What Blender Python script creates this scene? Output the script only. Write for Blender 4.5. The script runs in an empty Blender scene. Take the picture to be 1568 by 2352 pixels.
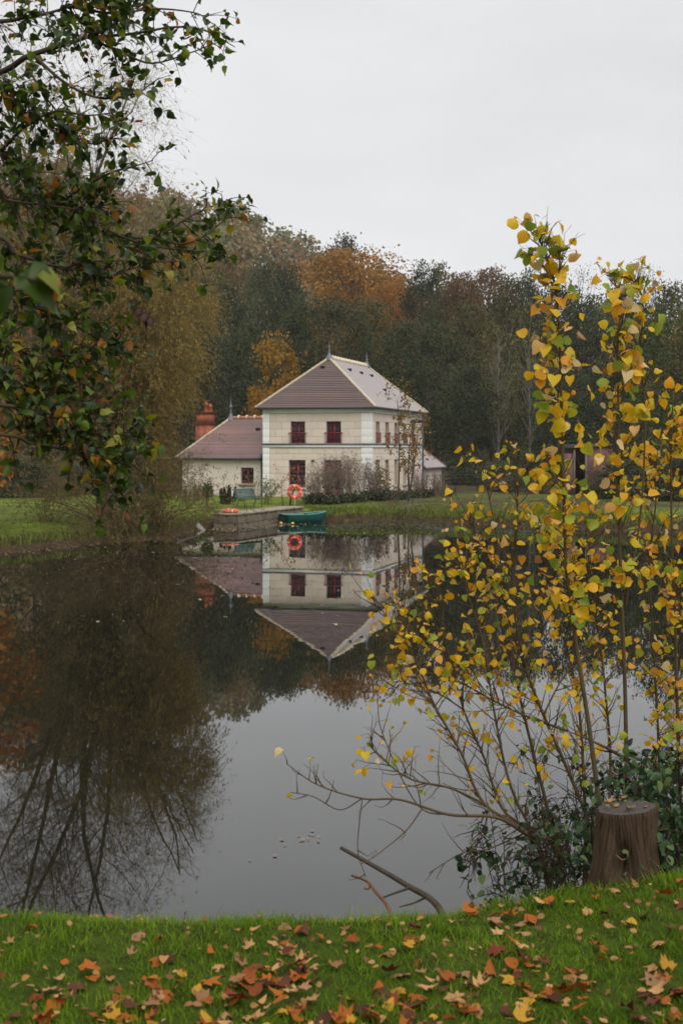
import bpy, math, random
import numpy as np
from mathutils import Matrix, Vector

rng = np.random.default_rng(11)
random.seed(5)
R = math.radians

# ------------------------------------------------------------------ camera
FOC, CX, HY, ZC = 3267.0, 784.0, 1031.0, 3.5     # focal length and horizon in photo units, eye height above the water
scene = bpy.context.scene
col = scene.collection
cam_d = bpy.data.cameras.new("camera")
cam = bpy.data.objects.new("camera", cam_d)
col.objects.link(cam)
cam.location = (0, 0, ZC)
cam.rotation_euler = (R(90), 0, 0)
cam_d.sensor_fit = 'VERTICAL'
cam_d.sensor_height = 36.0
cam_d.lens = 50.0
cam_d.shift_y = -(1176 - HY) / 2352
cam_d.clip_start = 0.1
cam_d.clip_end = 3000
cam_d.dof.use_dof = True
cam_d.dof.focus_distance = 12.0
cam_d.dof.aperture_fstop = 5.6
scene.camera = cam

# ------------------------------------------------------------------ overcast sky
world = bpy.data.worlds.new("World")
scene.world = world
world.use_nodes = True
wn, wl = world.node_tree.nodes, world.node_tree.links
wn.clear()
SUN_EL, SUN_AZ = R(46), R(150)      # azimuth from +Y clockwise: behind the camera, to its right
sky = wn.new('ShaderNodeTexSky')
sky.sky_type = 'NISHITA'
sky.sun_disc = False
sky.sun_elevation = SUN_EL
sky.sun_rotation = SUN_AZ
sky.dust_density = 6.0
hs = wn.new('ShaderNodeHueSaturation')
hs.inputs['Saturation'].default_value = 0.12
hs.inputs['Value'].default_value = 0.08
wl.new(sky.outputs[0], hs.inputs['Color'])
tc = wn.new('ShaderNodeTexCoord')
sep = wn.new('ShaderNodeSeparateXYZ')
wl.new(tc.outputs['Generated'], sep.inputs[0])
rampw = wn.new('ShaderNodeValToRGB')            # overcast cloud deck: brighter towards the zenith
els = rampw.color_ramp.elements
els[0].position = 0.0
els[0].color = (0.885, 0.89, 0.90, 1)
els[1].position = 1.0
els[1].color = (1.9, 1.91, 1.96, 1)
e = els.new(0.32)
e.color = (0.87, 0.875, 0.89, 1)
wl.new(sep.outputs['Z'], rampw.inputs['Fac'])
wmap = wn.new('ShaderNodeMapping')
wmap.inputs['Scale'].default_value = (1.6, 1.6, 5.0)
wl.new(tc.outputs['Generated'], wmap.inputs['Vector'])
wno = wn.new('ShaderNodeTexNoise')
wno.inputs['Scale'].default_value = 2.2
wno.inputs['Detail'].default_value = 4
wl.new(wmap.outputs[0], wno.inputs['Vector'])
wmr = wn.new('ShaderNodeMapRange')
wmr.inputs['From Min'].default_value = 0.3
wmr.inputs['From Max'].default_value = 0.7
wmr.inputs['To Min'].default_value = 0.90
wmr.inputs['To Max'].default_value = 1.04
wl.new(wno.outputs['Fac'], wmr.inputs['Value'])
wmul = wn.new('ShaderNodeVectorMath')
wmul.operation = 'SCALE'
wl.new(rampw.outputs['Color'], wmul.inputs[0])
wl.new(wmr.outputs[0], wmul.inputs['Scale'])
wmix = wn.new('ShaderNodeMix')
wmix.data_type = 'RGBA'
wmix.inputs['Factor'].default_value = 0.92
wl.new(hs.outputs['Color'], wmix.inputs['A'])
wl.new(wmul.outputs[0], wmix.inputs['B'])
bg = wn.new('ShaderNodeBackground')
bg.inputs['Strength'].default_value = 1.0
wl.new(wmix.outputs['Result'], bg.inputs['Color'])
wo = wn.new('ShaderNodeOutputWorld')
wl.new(bg.outputs[0], wo.inputs['Surface'])

sun_d = bpy.data.lights.new("sun", 'SUN')
sun_d.energy = 1.5
sun_d.angle = R(50)
sun_d.color = (1.0, 0.97, 0.92)
sun = bpy.data.objects.new("sun", sun_d)
col.objects.link(sun)
sdir = Vector((math.sin(SUN_AZ) * math.cos(SUN_EL), math.cos(SUN_AZ) * math.cos(SUN_EL), math.sin(SUN_EL)))
sun.rotation_euler = sdir.to_track_quat('Z', 'Y').to_euler()
sun.location = (20, -30, 60)

vs = scene.view_settings
vs.view_transform = 'Standard'
vs.look = 'None'
vs.exposure = 0.0
vs.gamma = 1.0
vs.use_curve_mapping = False
cy = scene.cycles
cy.max_bounces = 6
cy.diffuse_bounces = 2
cy.glossy_bounces = 3
cy.transmission_bounces = 4
cy.transparent_max_bounces = 6
cy.volume_bounces = 0
cy.caustics_reflective = False
cy.caustics_refractive = False
cy.use_denoising = True
try:
    cy.denoiser = 'OPENIMAGEDENOISE'
    cy.denoising_prefilter = 'ACCURATE'
except Exception:
    pass

# ------------------------------------------------------------------ helpers
def P(x, y, d):
    """a point of the place: photo units x, y at distance d along the view"""
    return np.array([(x - CX) / FOC * d, d, ZC - (y - HY) / FOC * d])

def lin(h):
    h = h.lstrip('#')
    o = []
    for i in (0, 2, 4):
        c = int(h[i:i + 2], 16) / 255
        o.append(c / 12.92 if c <= 0.04045 else ((c + 0.055) / 1.055) ** 2.4)
    return (o[0], o[1], o[2], 1.0)

def unit(v):
    v = np.asarray(v, float)
    return v / (np.linalg.norm(v, axis=-1, keepdims=True) + 1e-12)

def ss(a, b, x):
    t = np.clip((np.asarray(x, float) - a) / (b - a), 0, 1)
    return t * t * (3 - 2 * t)

class Acc:
    """collects vertices and faces; build() links them as ONE mesh object"""
    def __init__(self):
        self.V, self.F3, self.F4, self.T, self.n = [], [], [], [], 0
    def add(self, V, F, tone=0.5):
        V = np.asarray(V, float).reshape(-1, 3)
        F = np.asarray(F, int)
        if len(F):
            (self.F3 if F.shape[1] == 3 else self.F4).append(F + self.n)
        self.V.append(V)
        t = np.full(len(V), tone) if np.isscalar(tone) else np.asarray(tone, float)
        self.T.append(t)
        self.n += len(V)
    def more(self, F):                      # further faces on the vertices just added
        F = np.asarray(F, int)
        (self.F3 if F.shape[1] == 3 else self.F4).append(F + self.n - len(self.V[-1]))
    def hexa(self, c, tone=0.5):            # 8 corners: bottom ring 0-3, top ring 4-7
        self.add(c, [[0, 3, 2, 1], [4, 5, 6, 7], [0, 1, 5, 4], [1, 2, 6, 5], [2, 3, 7, 6], [3, 0, 4, 7]], tone)
    def box(self, x0, x1, y0, y1, z0, z1, tone=0.5):
        self.hexa([(x0, y0, z0), (x1, y0, z0), (x1, y1, z0), (x0, y1, z0), (x0, y0, z1), (x1, y0, z1), (x1, y1, z1), (x0, y1, z1)], tone)
    def tube(self, pts, rad, n=6, tone=0.5, cap=True):
        pts = np.asarray(pts, float)
        k = len(pts)
        rad = np.full(k, rad) if np.isscalar(rad) else np.asarray(rad, float)
        tg = np.gradient(pts, axis=0)
        tg = unit(tg)
        ref = np.array([0.31, 0.17, 0.93]) if abs(tg[:, 2]).mean() < 0.8 else np.array([0.95, 0.2, 0.1])
        a = unit(np.cross(tg, ref))
        b = np.cross(tg, a)
        an = np.arange(n) * 2 * math.pi / n
        ring = (a[:, None, :] * np.cos(an)[None, :, None] + b[:, None, :] * np.sin(an)[None, :, None]) * rad[:, None, None]
        V = (pts[:, None, :] + ring).reshape(-1, 3)
        i = np.arange(k - 1)[:, None] * n
        j = np.arange(n)[None, :]
        j2 = (j + 1) % n
        F = np.stack([i + j, i + j2, i + n + j2, i + n + j], -1).reshape(-1, 4)
        self.add(V, F, tone)
        if cap and n > 3:
            c = len(V)
            self.add(np.stack([pts[0], pts[-1]]), np.zeros((0, 4), int), tone)
            off = self.n - 2 - c
            jj = np.arange(n)
            f0 = np.stack([np.full(n, self.n - 2), off + (jj + 1) % n, off + jj], -1)
            f1 = np.stack([np.full(n, self.n - 1), off + (k - 1) * n + jj, off + (k - 1) * n + (jj + 1) % n], -1)
            self.F3.append(np.concatenate([f0, f1]))
    def lathe(self, prof, c=(0, 0, 0), n=12, tone=0.5):
        prof = np.asarray(prof, float)
        k = len(prof)
        an = np.arange(n) * 2 * math.pi / n
        V = np.stack([prof[:, None, 0] * np.cos(an), prof[:, None, 0] * np.sin(an), np.repeat(prof[:, 1:2], n, 1)], -1).reshape(-1, 3) + np.asarray(c)
        i = np.arange(k - 1)[:, None] * n
        j = np.arange(n)[None, :]
        j2 = (j + 1) % n
        self.add(V, np.stack([i + j, i + j2, i + n + j2, i + n + j], -1).reshape(-1, 4), tone)
    def scatter(self, tv, tf, pos, rot, scale, tone):
        """copies of a small template: rot (N,3,3) columns are side, axis, normal"""
        tv = np.asarray(tv, float)
        N = len(pos)
        if N == 0:
            return
        sc = np.asarray(scale, float)
        if sc.ndim == 1:
            sc = np.repeat(sc[:, None], 3, 1)
        V = np.einsum('nij,nkj->nki', rot, tv[None] * sc[:, None, :]) + pos[:, None, :]
        t = len(tv)
        for k in (3, 4):
            f = np.array([q for q in tf if len(q) == k], int)
            if len(f):
                FF = (f[None] + (np.arange(N) * t)[:, None, None]).reshape(-1, k) + self.n
                (self.F3 if k == 3 else self.F4).append(FF)
        self.V.append(V.reshape(-1, 3))
        self.T.append(np.repeat(tone, t))
        self.n += N * t
    def mesh(self, name, origin=(0, 0, 0), smooth=False):
        V = np.concatenate(self.V) - np.asarray(origin, float)
        f3 = np.concatenate(self.F3) if self.F3 else np.zeros((0, 3), int)
        f4 = np.concatenate(self.F4) if self.F4 else np.zeros((0, 4), int)
        me = bpy.data.meshes.new(name)
        me.vertices.add(len(V))
        me.vertices.foreach_set('co', V.astype(np.float32).ravel())
        nl = f3.size + f4.size
        me.loops.add(nl)
        me.loops.foreach_set('vertex_index', np.concatenate([f3.ravel(), f4.ravel()]).astype(np.int32))
        npo = len(f3) + len(f4)
        me.polygons.add(npo)
        st = np.concatenate([np.arange(len(f3)) * 3, f3.size + np.arange(len(f4)) * 4])
        me.polygons.foreach_set('loop_start', st.astype(np.int32))
        if smooth:
            me.polygons.foreach_set('use_smooth', np.ones(npo, bool))
        at = me.attributes.new('tone', 'FLOAT', 'POINT')
        at.data.foreach_set('value', np.concatenate(self.T).astype(np.float32))
        me.update(calc_edges=True)
        return me
    def build(self, name, mat, parent=None, local=False, smooth=False, kind=None):
        org = (0, 0, 0)
        if parent is not None and not local:
            org = wloc(parent)
        o = bpy.data.objects.new(name, self.mesh(name, org, smooth))
        o.data.materials.append(mat)
        col.objects.link(o)
        if parent is not None:
            o.parent = parent
        if kind:
            o['kind'] = kind
        return o

def wloc(o):
    p = np.zeros(3)
    while o is not None:
        p = p + np.array(o.location)
        o = o.parent
    return p

def tag(o, label, cat, group=None):
    o['label'] = label
    o['category'] = cat
    if group:
        o['group'] = group
    return o

def thing(name, label, cat, loc=(0, 0, 0), group=None, rz=0.0):
    o = bpy.data.objects.new(name, None)
    o.empty_display_size = 0.2
    o.location = tuple(float(v) for v in loc)
    o.rotation_euler = (0, 0, rz)
    col.objects.link(o)
    return tag(o, label, cat, group)

def piece(name, me, mat4, parent, mat=None):
    o = bpy.data.objects.new(name, me)
    o.matrix_basis = mat4
    o.parent = parent
    col.objects.link(o)
    return o

def copy_tree(o, parent=None):
    c = o.copy()
    col.objects.link(c)
    c.parent = parent
    for ch in o.children:
        copy_tree(ch, c)
    return c

def smooth_path(pts, k=6):
    pts = np.asarray(pts, float)
    if len(pts) < 3:
        t = np.linspace(0, 1, k + 1)[:, None]
        return pts[0] * (1 - t) + pts[-1] * t
    p = np.vstack([2 * pts[0] - pts[1], pts, 2 * pts[-1] - pts[-2]])
    out = []
    for i in range(1, len(p) - 2):
        for t in np.linspace(0, 1, k, endpoint=False):
            a, b, c, d = p[i - 1], p[i], p[i + 1], p[i + 2]
            out.append(0.5 * (2 * b + (c - a) * t + (2 * a - 5 * b + 4 * c - d) * t * t + (3 * b - a - 3 * c + d) * t ** 3))
    out.append(p[-2])
    return np.array(out)

def frames(axis, normal):
    """rotation matrices with columns side, axis, normal"""
    ax = unit(axis)
    sd = unit(np.cross(ax, normal))
    nm = np.cross(sd, ax)
    return np.stack([sd, ax, nm], -1)

# ------------------------------------------------------------------ materials
def new_mat(name):
    m = bpy.data.materials.new(name)
    m.use_nodes = True
    m.node_tree.nodes.clear()
    return m, m.node_tree.nodes, m.node_tree.links

def out(nt, nl, sh):
    o = nt.new('ShaderNodeOutputMaterial')
    nl.new(sh, o.inputs['Surface'])
    return o

def ramp(nt, stops):
    r = nt.new('ShaderNodeValToRGB')
    el = r.color_ramp.elements
    while len(el) < len(stops):
        el.new(0.5)
    for i, (p, c) in enumerate(stops):
        el[i].position = p
        el[i].color = c if len(c) == 4 else (*c, 1)
    return r

def pbr(name, color, rough=0.8, spec=0.3, metal=0.0, var=0.0, scale=6.0, dark=None, bump=0.0, bscale=30.0, objvar=0.0, stretch=(1, 1, 1), coat=0.0):
    """plain surface with colour variation (noise towards `dark`), object-to-object variation and fine relief"""
    m, nt, nl = new_mat(name)
    b = nt.new('ShaderNodeBsdfPrincipled')
    b.inputs['Roughness'].default_value = rough
    b.inputs['Specular IOR Level'].default_value = spec
    b.inputs['Metallic'].default_value = metal
    b.inputs['Coat Weight'].default_value = coat
    tcn = nt.new('ShaderNodeTexCoord')
    mp = nt.new('ShaderNodeMapping')
    mp.inputs['Scale'].default_value = stretch
    nl.new(tcn.outputs['Object'], mp.inputs['Vector'])
    c = None
    if var > 0:
        no = nt.new('ShaderNodeTexNoise')
        no.inputs['Scale'].default_value = scale
        no.inputs['Detail'].default_value = 6
        no.inputs['Roughness'].default_value = 0.65
        nl.new(mp.outputs[0], no.inputs['Vector'])
        d = dark if dark else tuple(v * 0.5 for v in color[:3]) + (1,)
        r = ramp(nt, [(0.5 - 0.22, d), (0.5 + 0.2 - 0.3 * var, color)])
        mx = nt.new('ShaderNodeMix')
        mx.data_type = 'RGBA'
        mx.inputs['Factor'].default_value = var
        mx.inputs['A'].default_value = color
        nl.new(no.outputs['Fac'], r.inputs['Fac'])
        nl.new(r.outputs['Color'], mx.inputs['B'])
        c = mx.outputs['Result']
    if objvar > 0:
        oi = nt.new('ShaderNodeObjectInfo')
        h = nt.new('ShaderNodeHueSaturation')
        mr = nt.new('ShaderNodeMapRange')
        mr.inputs['To Min'].default_value = 1 - objvar
        mr.inputs['To Max'].default_value = 1 + objvar
        nl.new(oi.outputs['Random'], mr.inputs['Value'])
        nl.new(mr.outputs[0], h.inputs['Value'])
        if c is not None:
            nl.new(c, h.inputs['Color'])
        else:
            h.inputs['Color'].default_value = color
        c = h.outputs['Color']
    if c is not None:
        nl.new(c, b.inputs['Base Color'])
    else:
        b.inputs['Base Color'].default_value = color
    if bump > 0:
        n2 = nt.new('ShaderNodeTexNoise')
        n2.inputs['Scale'].default_value = bscale
        n2.inputs['Detail'].default_value = 5
        nl.new(mp.outputs[0], n2.inputs['Vector'])
        bp = nt.new('ShaderNodeBump')
        bp.inputs['Strength'].default_value = bump
        bp.inputs['Distance'].default_value = 0.02
        nl.new(n2.outputs['Fac'], bp.inputs['Height'])
        nl.new(bp.outputs[0], b.inputs['Normal'])
    out(nt, nl, b.outputs[0])
    return m

def leaf_mat(name, stops, source='attr', trans=0.35, rough=0.5, spec=0.3, jit=0.0, spots=None):
    """leaves: colour by the leaf's own tone (attribute or object), thin enough to let light through"""
    m, nt, nl = new_mat(name)
    if source == 'attr':
        a = nt.new('ShaderNodeAttribute')
        a.attribute_name = 'tone'
        f = a.outputs['Fac']
    else:
        oi0 = nt.new('ShaderNodeObjectInfo')
        f = oi0.outputs['Random']
    r = ramp(nt, stops)
    nl.new(f, r.inputs['Fac'])
    c = r.outputs['Color']
    if spots:
        tcn = nt.new('ShaderNodeTexCoord')
        no = nt.new('ShaderNodeTexNoise')
        no.inputs['Scale'].default_value = spots[1]
        no.inputs['Detail'].default_value = 3
        nl.new(tcn.outputs['Object'], no.inputs['Vector'])
        r2 = ramp(nt, [(spots[2], (0, 0, 0, 1)), (spots[2] + 0.06, (1, 1, 1, 1))])
        nl.new(no.outputs['Fac'], r2.inputs['Fac'])
        mx = nt.new('ShaderNodeMix')
        mx.data_type = 'RGBA'
        nl.new(r2.outputs['Color'], mx.inputs['Factor'])
        nl.new(c, mx.inputs['A'])
        mx.inputs['B'].default_value = spots[0]
        c = mx.outputs['Result']
    if jit > 0:
        oi = nt.new('ShaderNodeObjectInfo')
        h = nt.new('ShaderNodeHueSaturation')
        mr = nt.new('ShaderNodeMapRange')
        mr.inputs['To Min'].default_value = 1 - jit
        mr.inputs['To Max'].default_value = 1 + jit
        nl.new(oi.outputs['Random'], mr.inputs['Value'])
        nl.new(mr.outputs[0], h.inputs['Value'])
        ma = nt.new('ShaderNodeMath')
        ma.operation = 'MULTIPLY'
        ma.inputs[1].default_value = 7.31
        nl.new(oi.outputs['Random'], ma.inputs[0])
        fr = nt.new('ShaderNodeMath')
        fr.operation = 'FRACT'
        nl.new(ma.outputs[0], fr.inputs[0])
        m2 = nt.new('ShaderNodeMapRange')
        m2.inputs['To Min'].default_value = 0.5 - jit * 0.08
        m2.inputs['To Max'].default_value = 0.5 + jit * 0.08
        nl.new(fr.outputs[0], m2.inputs['Value'])
        nl.new(m2.outputs[0], h.inputs['Hue'])
        nl.new(c, h.inputs['Color'])
        c = h.outputs['Color']
    b = nt.new('ShaderNodeBsdfPrincipled')
    b.inputs['Roughness'].default_value = rough
    b.inputs['Specular IOR Level'].default_value = spec
    nl.new(c, b.inputs['Base Color'])
    if trans > 0:
        t = nt.new('ShaderNodeBsdfTranslucent')
        nl.new(c, t.inputs['Color'])
        mxs = nt.new('ShaderNodeMixShader')
        mxs.inputs[0].default_value = trans
        nl.new(b.outputs[0], mxs.inputs[1])
        nl.new(t.outputs[0], mxs.inputs[2])
        out(nt, nl, mxs.outputs[0])
    else:
        out(nt, nl, b.outputs[0])
    return m

def brick_mat(name, c1, c2, mortar, scale, rough=0.85):
    m, nt, nl = new_mat(name)
    tcn = nt.new('ShaderNodeTexCoord')
    sp = nt.new('ShaderNodeSeparateXYZ')
    nl.new(tcn.outputs['Object'], sp.inputs[0])
    ad = nt.new('ShaderNodeMath')
    nl.new(sp.outputs['X'], ad.inputs[0])
    nl.new(sp.outputs['Y'], ad.inputs[1])
    cb = nt.new('ShaderNodeCombineXYZ')
    nl.new(ad.outputs[0], cb.inputs['X'])
    nl.new(sp.outputs['Z'], cb.inputs['Y'])
    br = nt.new('ShaderNodeTexBrick')
    br.inputs['Color1'].default_value = c1
    br.inputs['Color2'].default_value = c2
    br.inputs['Mortar'].default_value = mortar
    br.inputs['Scale'].default_value = scale
    br.inputs['Mortar Size'].default_value = 0.02
    nl.new(cb.outputs[0], br.inputs['Vector'])
    no = nt.new('ShaderNodeTexNoise')
    no.inputs['Scale'].default_value = 3.0
    no.inputs['Detail'].default_value = 5
    nl.new(tcn.outputs['Object'], no.inputs['Vector'])
    mr = nt.new('ShaderNodeMapRange')
    mr.inputs['From Min'].default_value = 0.3
    mr.inputs['From Max'].default_value = 0.7
    mr.inputs['To Min'].default_value = 0.6
    mr.inputs['To Max'].default_value = 1.2
    nl.new(no.outputs['Fac'], mr.inputs['Value'])
    h = nt.new('ShaderNodeHueSaturation')
    nl.new(br.outputs['Color'], h.inputs['Color'])
    nl.new(mr.outputs[0], h.inputs['Value'])
    b = nt.new('ShaderNodeBsdfPrincipled')
    b.inputs['Roughness'].default_value = rough
    b.inputs['Specular IOR Level'].default_value = 0.2
    nl.new(h.outputs['Color'], b.inputs['Base Color'])
    out(nt, nl, b.outputs[0])
    return m

def roof_mat(name, c1, c2, c3):
    """plain clay tiles: tile-to-tile colour along the courses, course tone from the mesh, damp sheen"""
    m, nt, nl = new_mat(name)
    a = nt.new('ShaderNodeAttribute')
    a.attribute_name = 'tone'
    tcn = nt.new('ShaderNodeTexCoord')
    no = nt.new('ShaderNodeTexNoise')
    no.inputs['Scale'].default_value = 9.0
    no.inputs['Detail'].default_value = 4
    nl.new(tcn.outputs['Object'], no.inputs['Vector'])
    n2 = nt.new('ShaderNodeTexNoise')
    n2.inputs['Scale'].default_value = 0.7
    n2.inputs['Detail'].default_value = 4
    nl.new(tcn.outputs['Object'], n2.inputs['Vector'])
    ad = nt.new('ShaderNodeMath')
    ad.operation = 'ADD'
    nl.new(a.outputs['Fac'], ad.inputs[0])
    nl.new(no.outputs['Fac'], ad.inputs[1])
    a2 = nt.new('ShaderNodeMath')
    a2.operation = 'ADD'
    nl.new(ad.outputs[0], a2.inputs[0])
    nl.new(n2.outputs['Fac'], a2.inputs[1])
    mr = nt.new('ShaderNodeMapRange')
    mr.inputs['From Min'].default_value = 0.9
    mr.inputs['From Max'].default_value = 2.1
    nl.new(a2.outputs[0], mr.inputs['Value'])
    r = ramp(nt, [(0.0, c1), (0.5, c2), (1.0, c3)])
    nl.new(mr.outputs[0], r.inputs['Fac'])
    b = nt.new('ShaderNodeBsdfPrincipled')
    b.inputs['Roughness'].default_value = 0.5
    b.inputs['Specular IOR Level'].default_value = 0.5
    b.inputs['Coat Weight'].default_value = 1.0
    b.inputs['Coat Roughness'].default_value = 0.42
    b.inputs['Coat IOR'].default_value = 1.6
    b.inputs['Sheen Weight'].default_value = 1.0
    b.inputs['Sheen Roughness'].default_value = 0.5
    b.inputs['Sheen Tint'].default_value = (1.0, 0.94, 0.93, 1)
    nl.new(r.outputs['Color'], b.inputs['Base Color'])
    out(nt, nl, b.outputs[0])
    return m

M = {}
M['cream_stone'] = pbr('cream_stone', lin('d9cabb'), 0.85, 0.2, var=0.25, scale=2.5, dark=lin('c6b9ab'), bump=0.15, bscale=40, objvar=0.05)
M['joint'] = pbr('stone_joint', lin('c0af9c'), 0.9, 0.1)
M['render'] = pbr('lime_render', lin('dccfc2'), 0.9, 0.15, var=0.4, scale=1.3, dark=lin('c8bcae'), bump=0.1)
M['white_stone'] = pbr('white_stone', lin('ecebe8'), 0.8, 0.2, var=0.25, scale=2.0, dark=lin('cdc9bf'), objvar=0.03)
M['zinc'] = pbr('zinc', lin('63666c'), 0.45, 0.5, 0.3, var=0.4, scale=5)
M['dark_zinc'] = pbr('dark_zinc', lin('43444a'), 0.5, 0.4, 0.2, var=0.3, scale=5)
M['hip'] = pbr('ridge_mortar', lin('d8cab0'), 0.9, 0.1, var=0.5, scale=5, dark=lin('a8957a'))
M['ridge_tile'] = pbr('ridge_tile', lin('9a6a58'), 0.7, 0.3, var=0.4, scale=6, objvar=0.12)
M['red_paint'] = pbr('dark_red_paint', lin('7a1a28'), 0.35, 0.5, var=0.25, scale=12)
M['brick'] = brick_mat('chimney_brick', lin('a8553a'), lin('8a4330'), lin('9c7a62'), 9.0)
M['shed_brick'] = brick_mat('shed_brick', lin('8c6058'), lin('744c46'), lin('94827a'), 6.0)
M['terracotta'] = pbr('terracotta', lin('9c5638'), 0.8, 0.2, var=0.3)
M['roof_main'] = roof_mat('roof_tiles_main', lin('371c16'), lin('502c23'), lin('6c4035'))
M['roof_wing'] = roof_mat('roof_tiles_wing', lin('4e2a23'), lin('6a3d34'), lin('825146'))
M['vent'] = pbr('vent', lin('2a2524'), 0.8, 0.2)
M['quay'] = pbr('quay_stone', lin('6f6658'), 0.9, 0.15, var=1.0, scale=1.7, dark=lin('262219'), bump=0.5, bscale=18, objvar=0.18)
M['coping'] = pbr('quay_coping', lin('948876'), 0.85, 0.2, var=0.6, scale=3, dark=lin('6a6152'), bump=0.3, objvar=0.08)
M['bench'] = pbr('bench_green', lin('1d4a42'), 0.4, 0.5, var=0.25, scale=8)
M['iron'] = pbr('black_iron', lin('16201e'), 0.5, 0.4)
M['boat'] = pbr('boat_green', lin('0a4a40'), 0.45, 0.4, var=0.6, scale=3, dark=lin('062e28'))
M['boat_rim'] = pbr('boat_rim', lin('4f8474'), 0.4, 0.5, var=0.2)
M['orange'] = pbr('life_ring_orange', lin('e2482a'), 0.45, 0.4, var=0.2, scale=6, dark=lin('c23c22'))
M['white_band'] = pbr('white_band', lin('dcd8d0'), 0.6, 0.3)
M['rope'] = pbr('rope', lin('cfc6b4'), 0.9, 0.1)
M['post_wood'] = pbr('post_wood', lin('6e6354'), 0.9, 0.1, var=0.5, scale=8, bump=0.3)
M['grey_plank'] = pbr('grey_plank', lin('8a857b'), 0.9, 0.1, var=0.5, scale=6, bump=0.3)
M['buoy'] = pbr('buoy_yellow', lin('d9b822'), 0.4, 0.5)
M['black'] = pbr('black_rubber', lin('15130f'), 0.7, 0.2)
M['bark'] = pbr('bark', lin('4a4034'), 0.95, 0.1, var=0.7, scale=4, dark=lin('241e18'), bump=0.5, bscale=12, stretch=(1, 1, 0.3))
M['bark_moss'] = pbr('mossy_bark', lin('5a5032'), 0.95, 0.1, var=0.7, scale=6, dark=lin('33301c'), bump=0.4)
M['bark_pale'] = pbr('pale_bark', lin('77736a'), 0.9, 0.1, var=0.6, scale=3, dark=lin('5a5448'))
M['bark_grey'] = pbr('grey_bark', lin('4d463c'), 0.95, 0.1, var=0.6, scale=3, dark=lin('2c2722'))
M['twig_willow'] = pbr('willow_twig', lin('6f6040'), 0.9, 0.1, var=0.5, scale=1.5, dark=lin('453823'))
M['twig_dark'] = pbr('dark_twig', lin('3a2f24'), 0.9, 0.1)
M['twig_poplar'] = pbr('poplar_twig', lin('54452f'), 0.8, 0.2, var=0.7, scale=8, dark=lin('33291a'))
M['twig_purple'] = pbr('dry_stem', lin('7e6e62'), 0.9, 0.1, var=0.5, scale=3, dark=lin('584a44'))
M['dead_wood'] = pbr('dead_wood', lin('4a4236'), 0.9, 0.15, var=0.7, scale=9, dark=lin('231f19'), bump=0.5, bscale=40)

def glass_mat():
    m, nt, nl = new_mat('window_glass')
    b = nt.new('ShaderNodeBsdfPrincipled')
    b.inputs['Base Color'].default_value = (0.012, 0.012, 0.014, 1)
    b.inputs['Roughness'].default_value = 0.06
    b.inputs['Specular IOR Level'].default_value = 0.5
    out(nt, nl, b.outputs[0])
    return m
M['glass'] = glass_mat()

# ------------------------------------------------------------------ the ground: one sheet with the pond basin, the banks and the hill
FXS = [-70, -48, -38, -25, -11.5, -9.3, -7.7, -6.7, -6.35, -5.8, -4.6, -2.2, -1.2, -0.4, 2.4, 5.3, 8, 14.2, 28, 42, 52, 70]
FYS = [4, 8, 22, 36, 48, 52, 55.0, 56.5, 61.5, 63.4, 63.5, 70.6, 69.6, 68.4, 67.7, 65.7, 63.2, 59, 50, 32, 9, 4]

def wob(x, y, s, k=0.0):
    return (np.sin(x * 1.7 / s + 1.3 * np.sin(y * 0.9 / s + k)) + np.sin(y * 2.1 / s + 1.7 * np.sin(x * 1.1 / s + 2 + k)) + 0.5 * np.sin((x + y) * 3.7 / s + k)) / 2.5

def hill(x, y):
    px = np.interp(x, [-400, -160, -75, -56, -28, -10, 30, 90, 250, 450], [56, 72, 66, 60, 53, 44, 28, 17, 13, 10])
    return ss(185, 400, y) * px

def far_shore(x):
    return np.interp(x, FXS, FYS) + 0.25 * wob(np.asarray(x, float), 0 * np.asarray(x, float), 1.3)

def height(x, y):
    x = np.asarray(x, float)
    y = np.asarray(y, float)
    # near bank
    c = 5.2 + 0.42 * ss(0.1, 1.5, x)
    zp = 1.75 + 0.05 * ss(0.3, 1.7, x) + 0.012 * wob(x, y, 0.5)
    dy = np.maximum(y - c, 0)
    zn = np.maximum(zp - 0.74 * (np.sqrt(dy * dy + 0.09) - 0.3), -0.8)
    # far bank and beyond
    t = y - far_shore(x)
    gentle = ss(-5.8, -8.0, x)
    quay = ss(-6.6, -5.9, x) * ss(-1.0, -2.0, x)
    sc = 0.35 + 0.9 * gentle - 0.2 * quay
    zl = (0.5 - 0.1 * gentle) * (1 - np.exp(-np.maximum(t, 0) / sc)) + (0.2 + 0.12 * gentle) * ss(0, 8, t)
    zl = zl + 0.05 * wob(x, y, 1.1) * ss(0, 1.0, t) * (1 - 0.7 * quay) + 0.10 * wob(x, y, 4.0, 1.0) * ss(12, 30, t)
    zl = zl - 0.35 * ss(8, 15, x) * ss(14, 22, t) * 0.3
    zl = zl + 2.2 * ss(100, 190, y) + hill(x, y)
    zw = -0.8 * (1 - np.exp(-np.maximum(-t, 0) / 1.2))
    zf = np.where(t > 0, zl, zw)
    return np.maximum(zn, zf)

def Hh(x, y):
    return float(height(np.array([x]), np.array([y]))[0])

def grid_sheet(name, xs, ys, fn, mat):
    X, Y = np.meshgrid(xs, ys)
    Z = fn(X, Y)
    V = np.stack([X, Y, Z], -1).reshape(-1, 3)
    nx, ny = len(xs), len(ys)
    i = np.arange(ny - 1)[:, None] * nx
    j = np.arange(nx - 1)[None, :]
    F = np.stack([i + j, i + j + 1, i + nx + j + 1, i + nx + j], -1).reshape(-1, 4)
    a = Acc()
    a.add(V, F)
    return a.build(name, mat, smooth=True)

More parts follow.
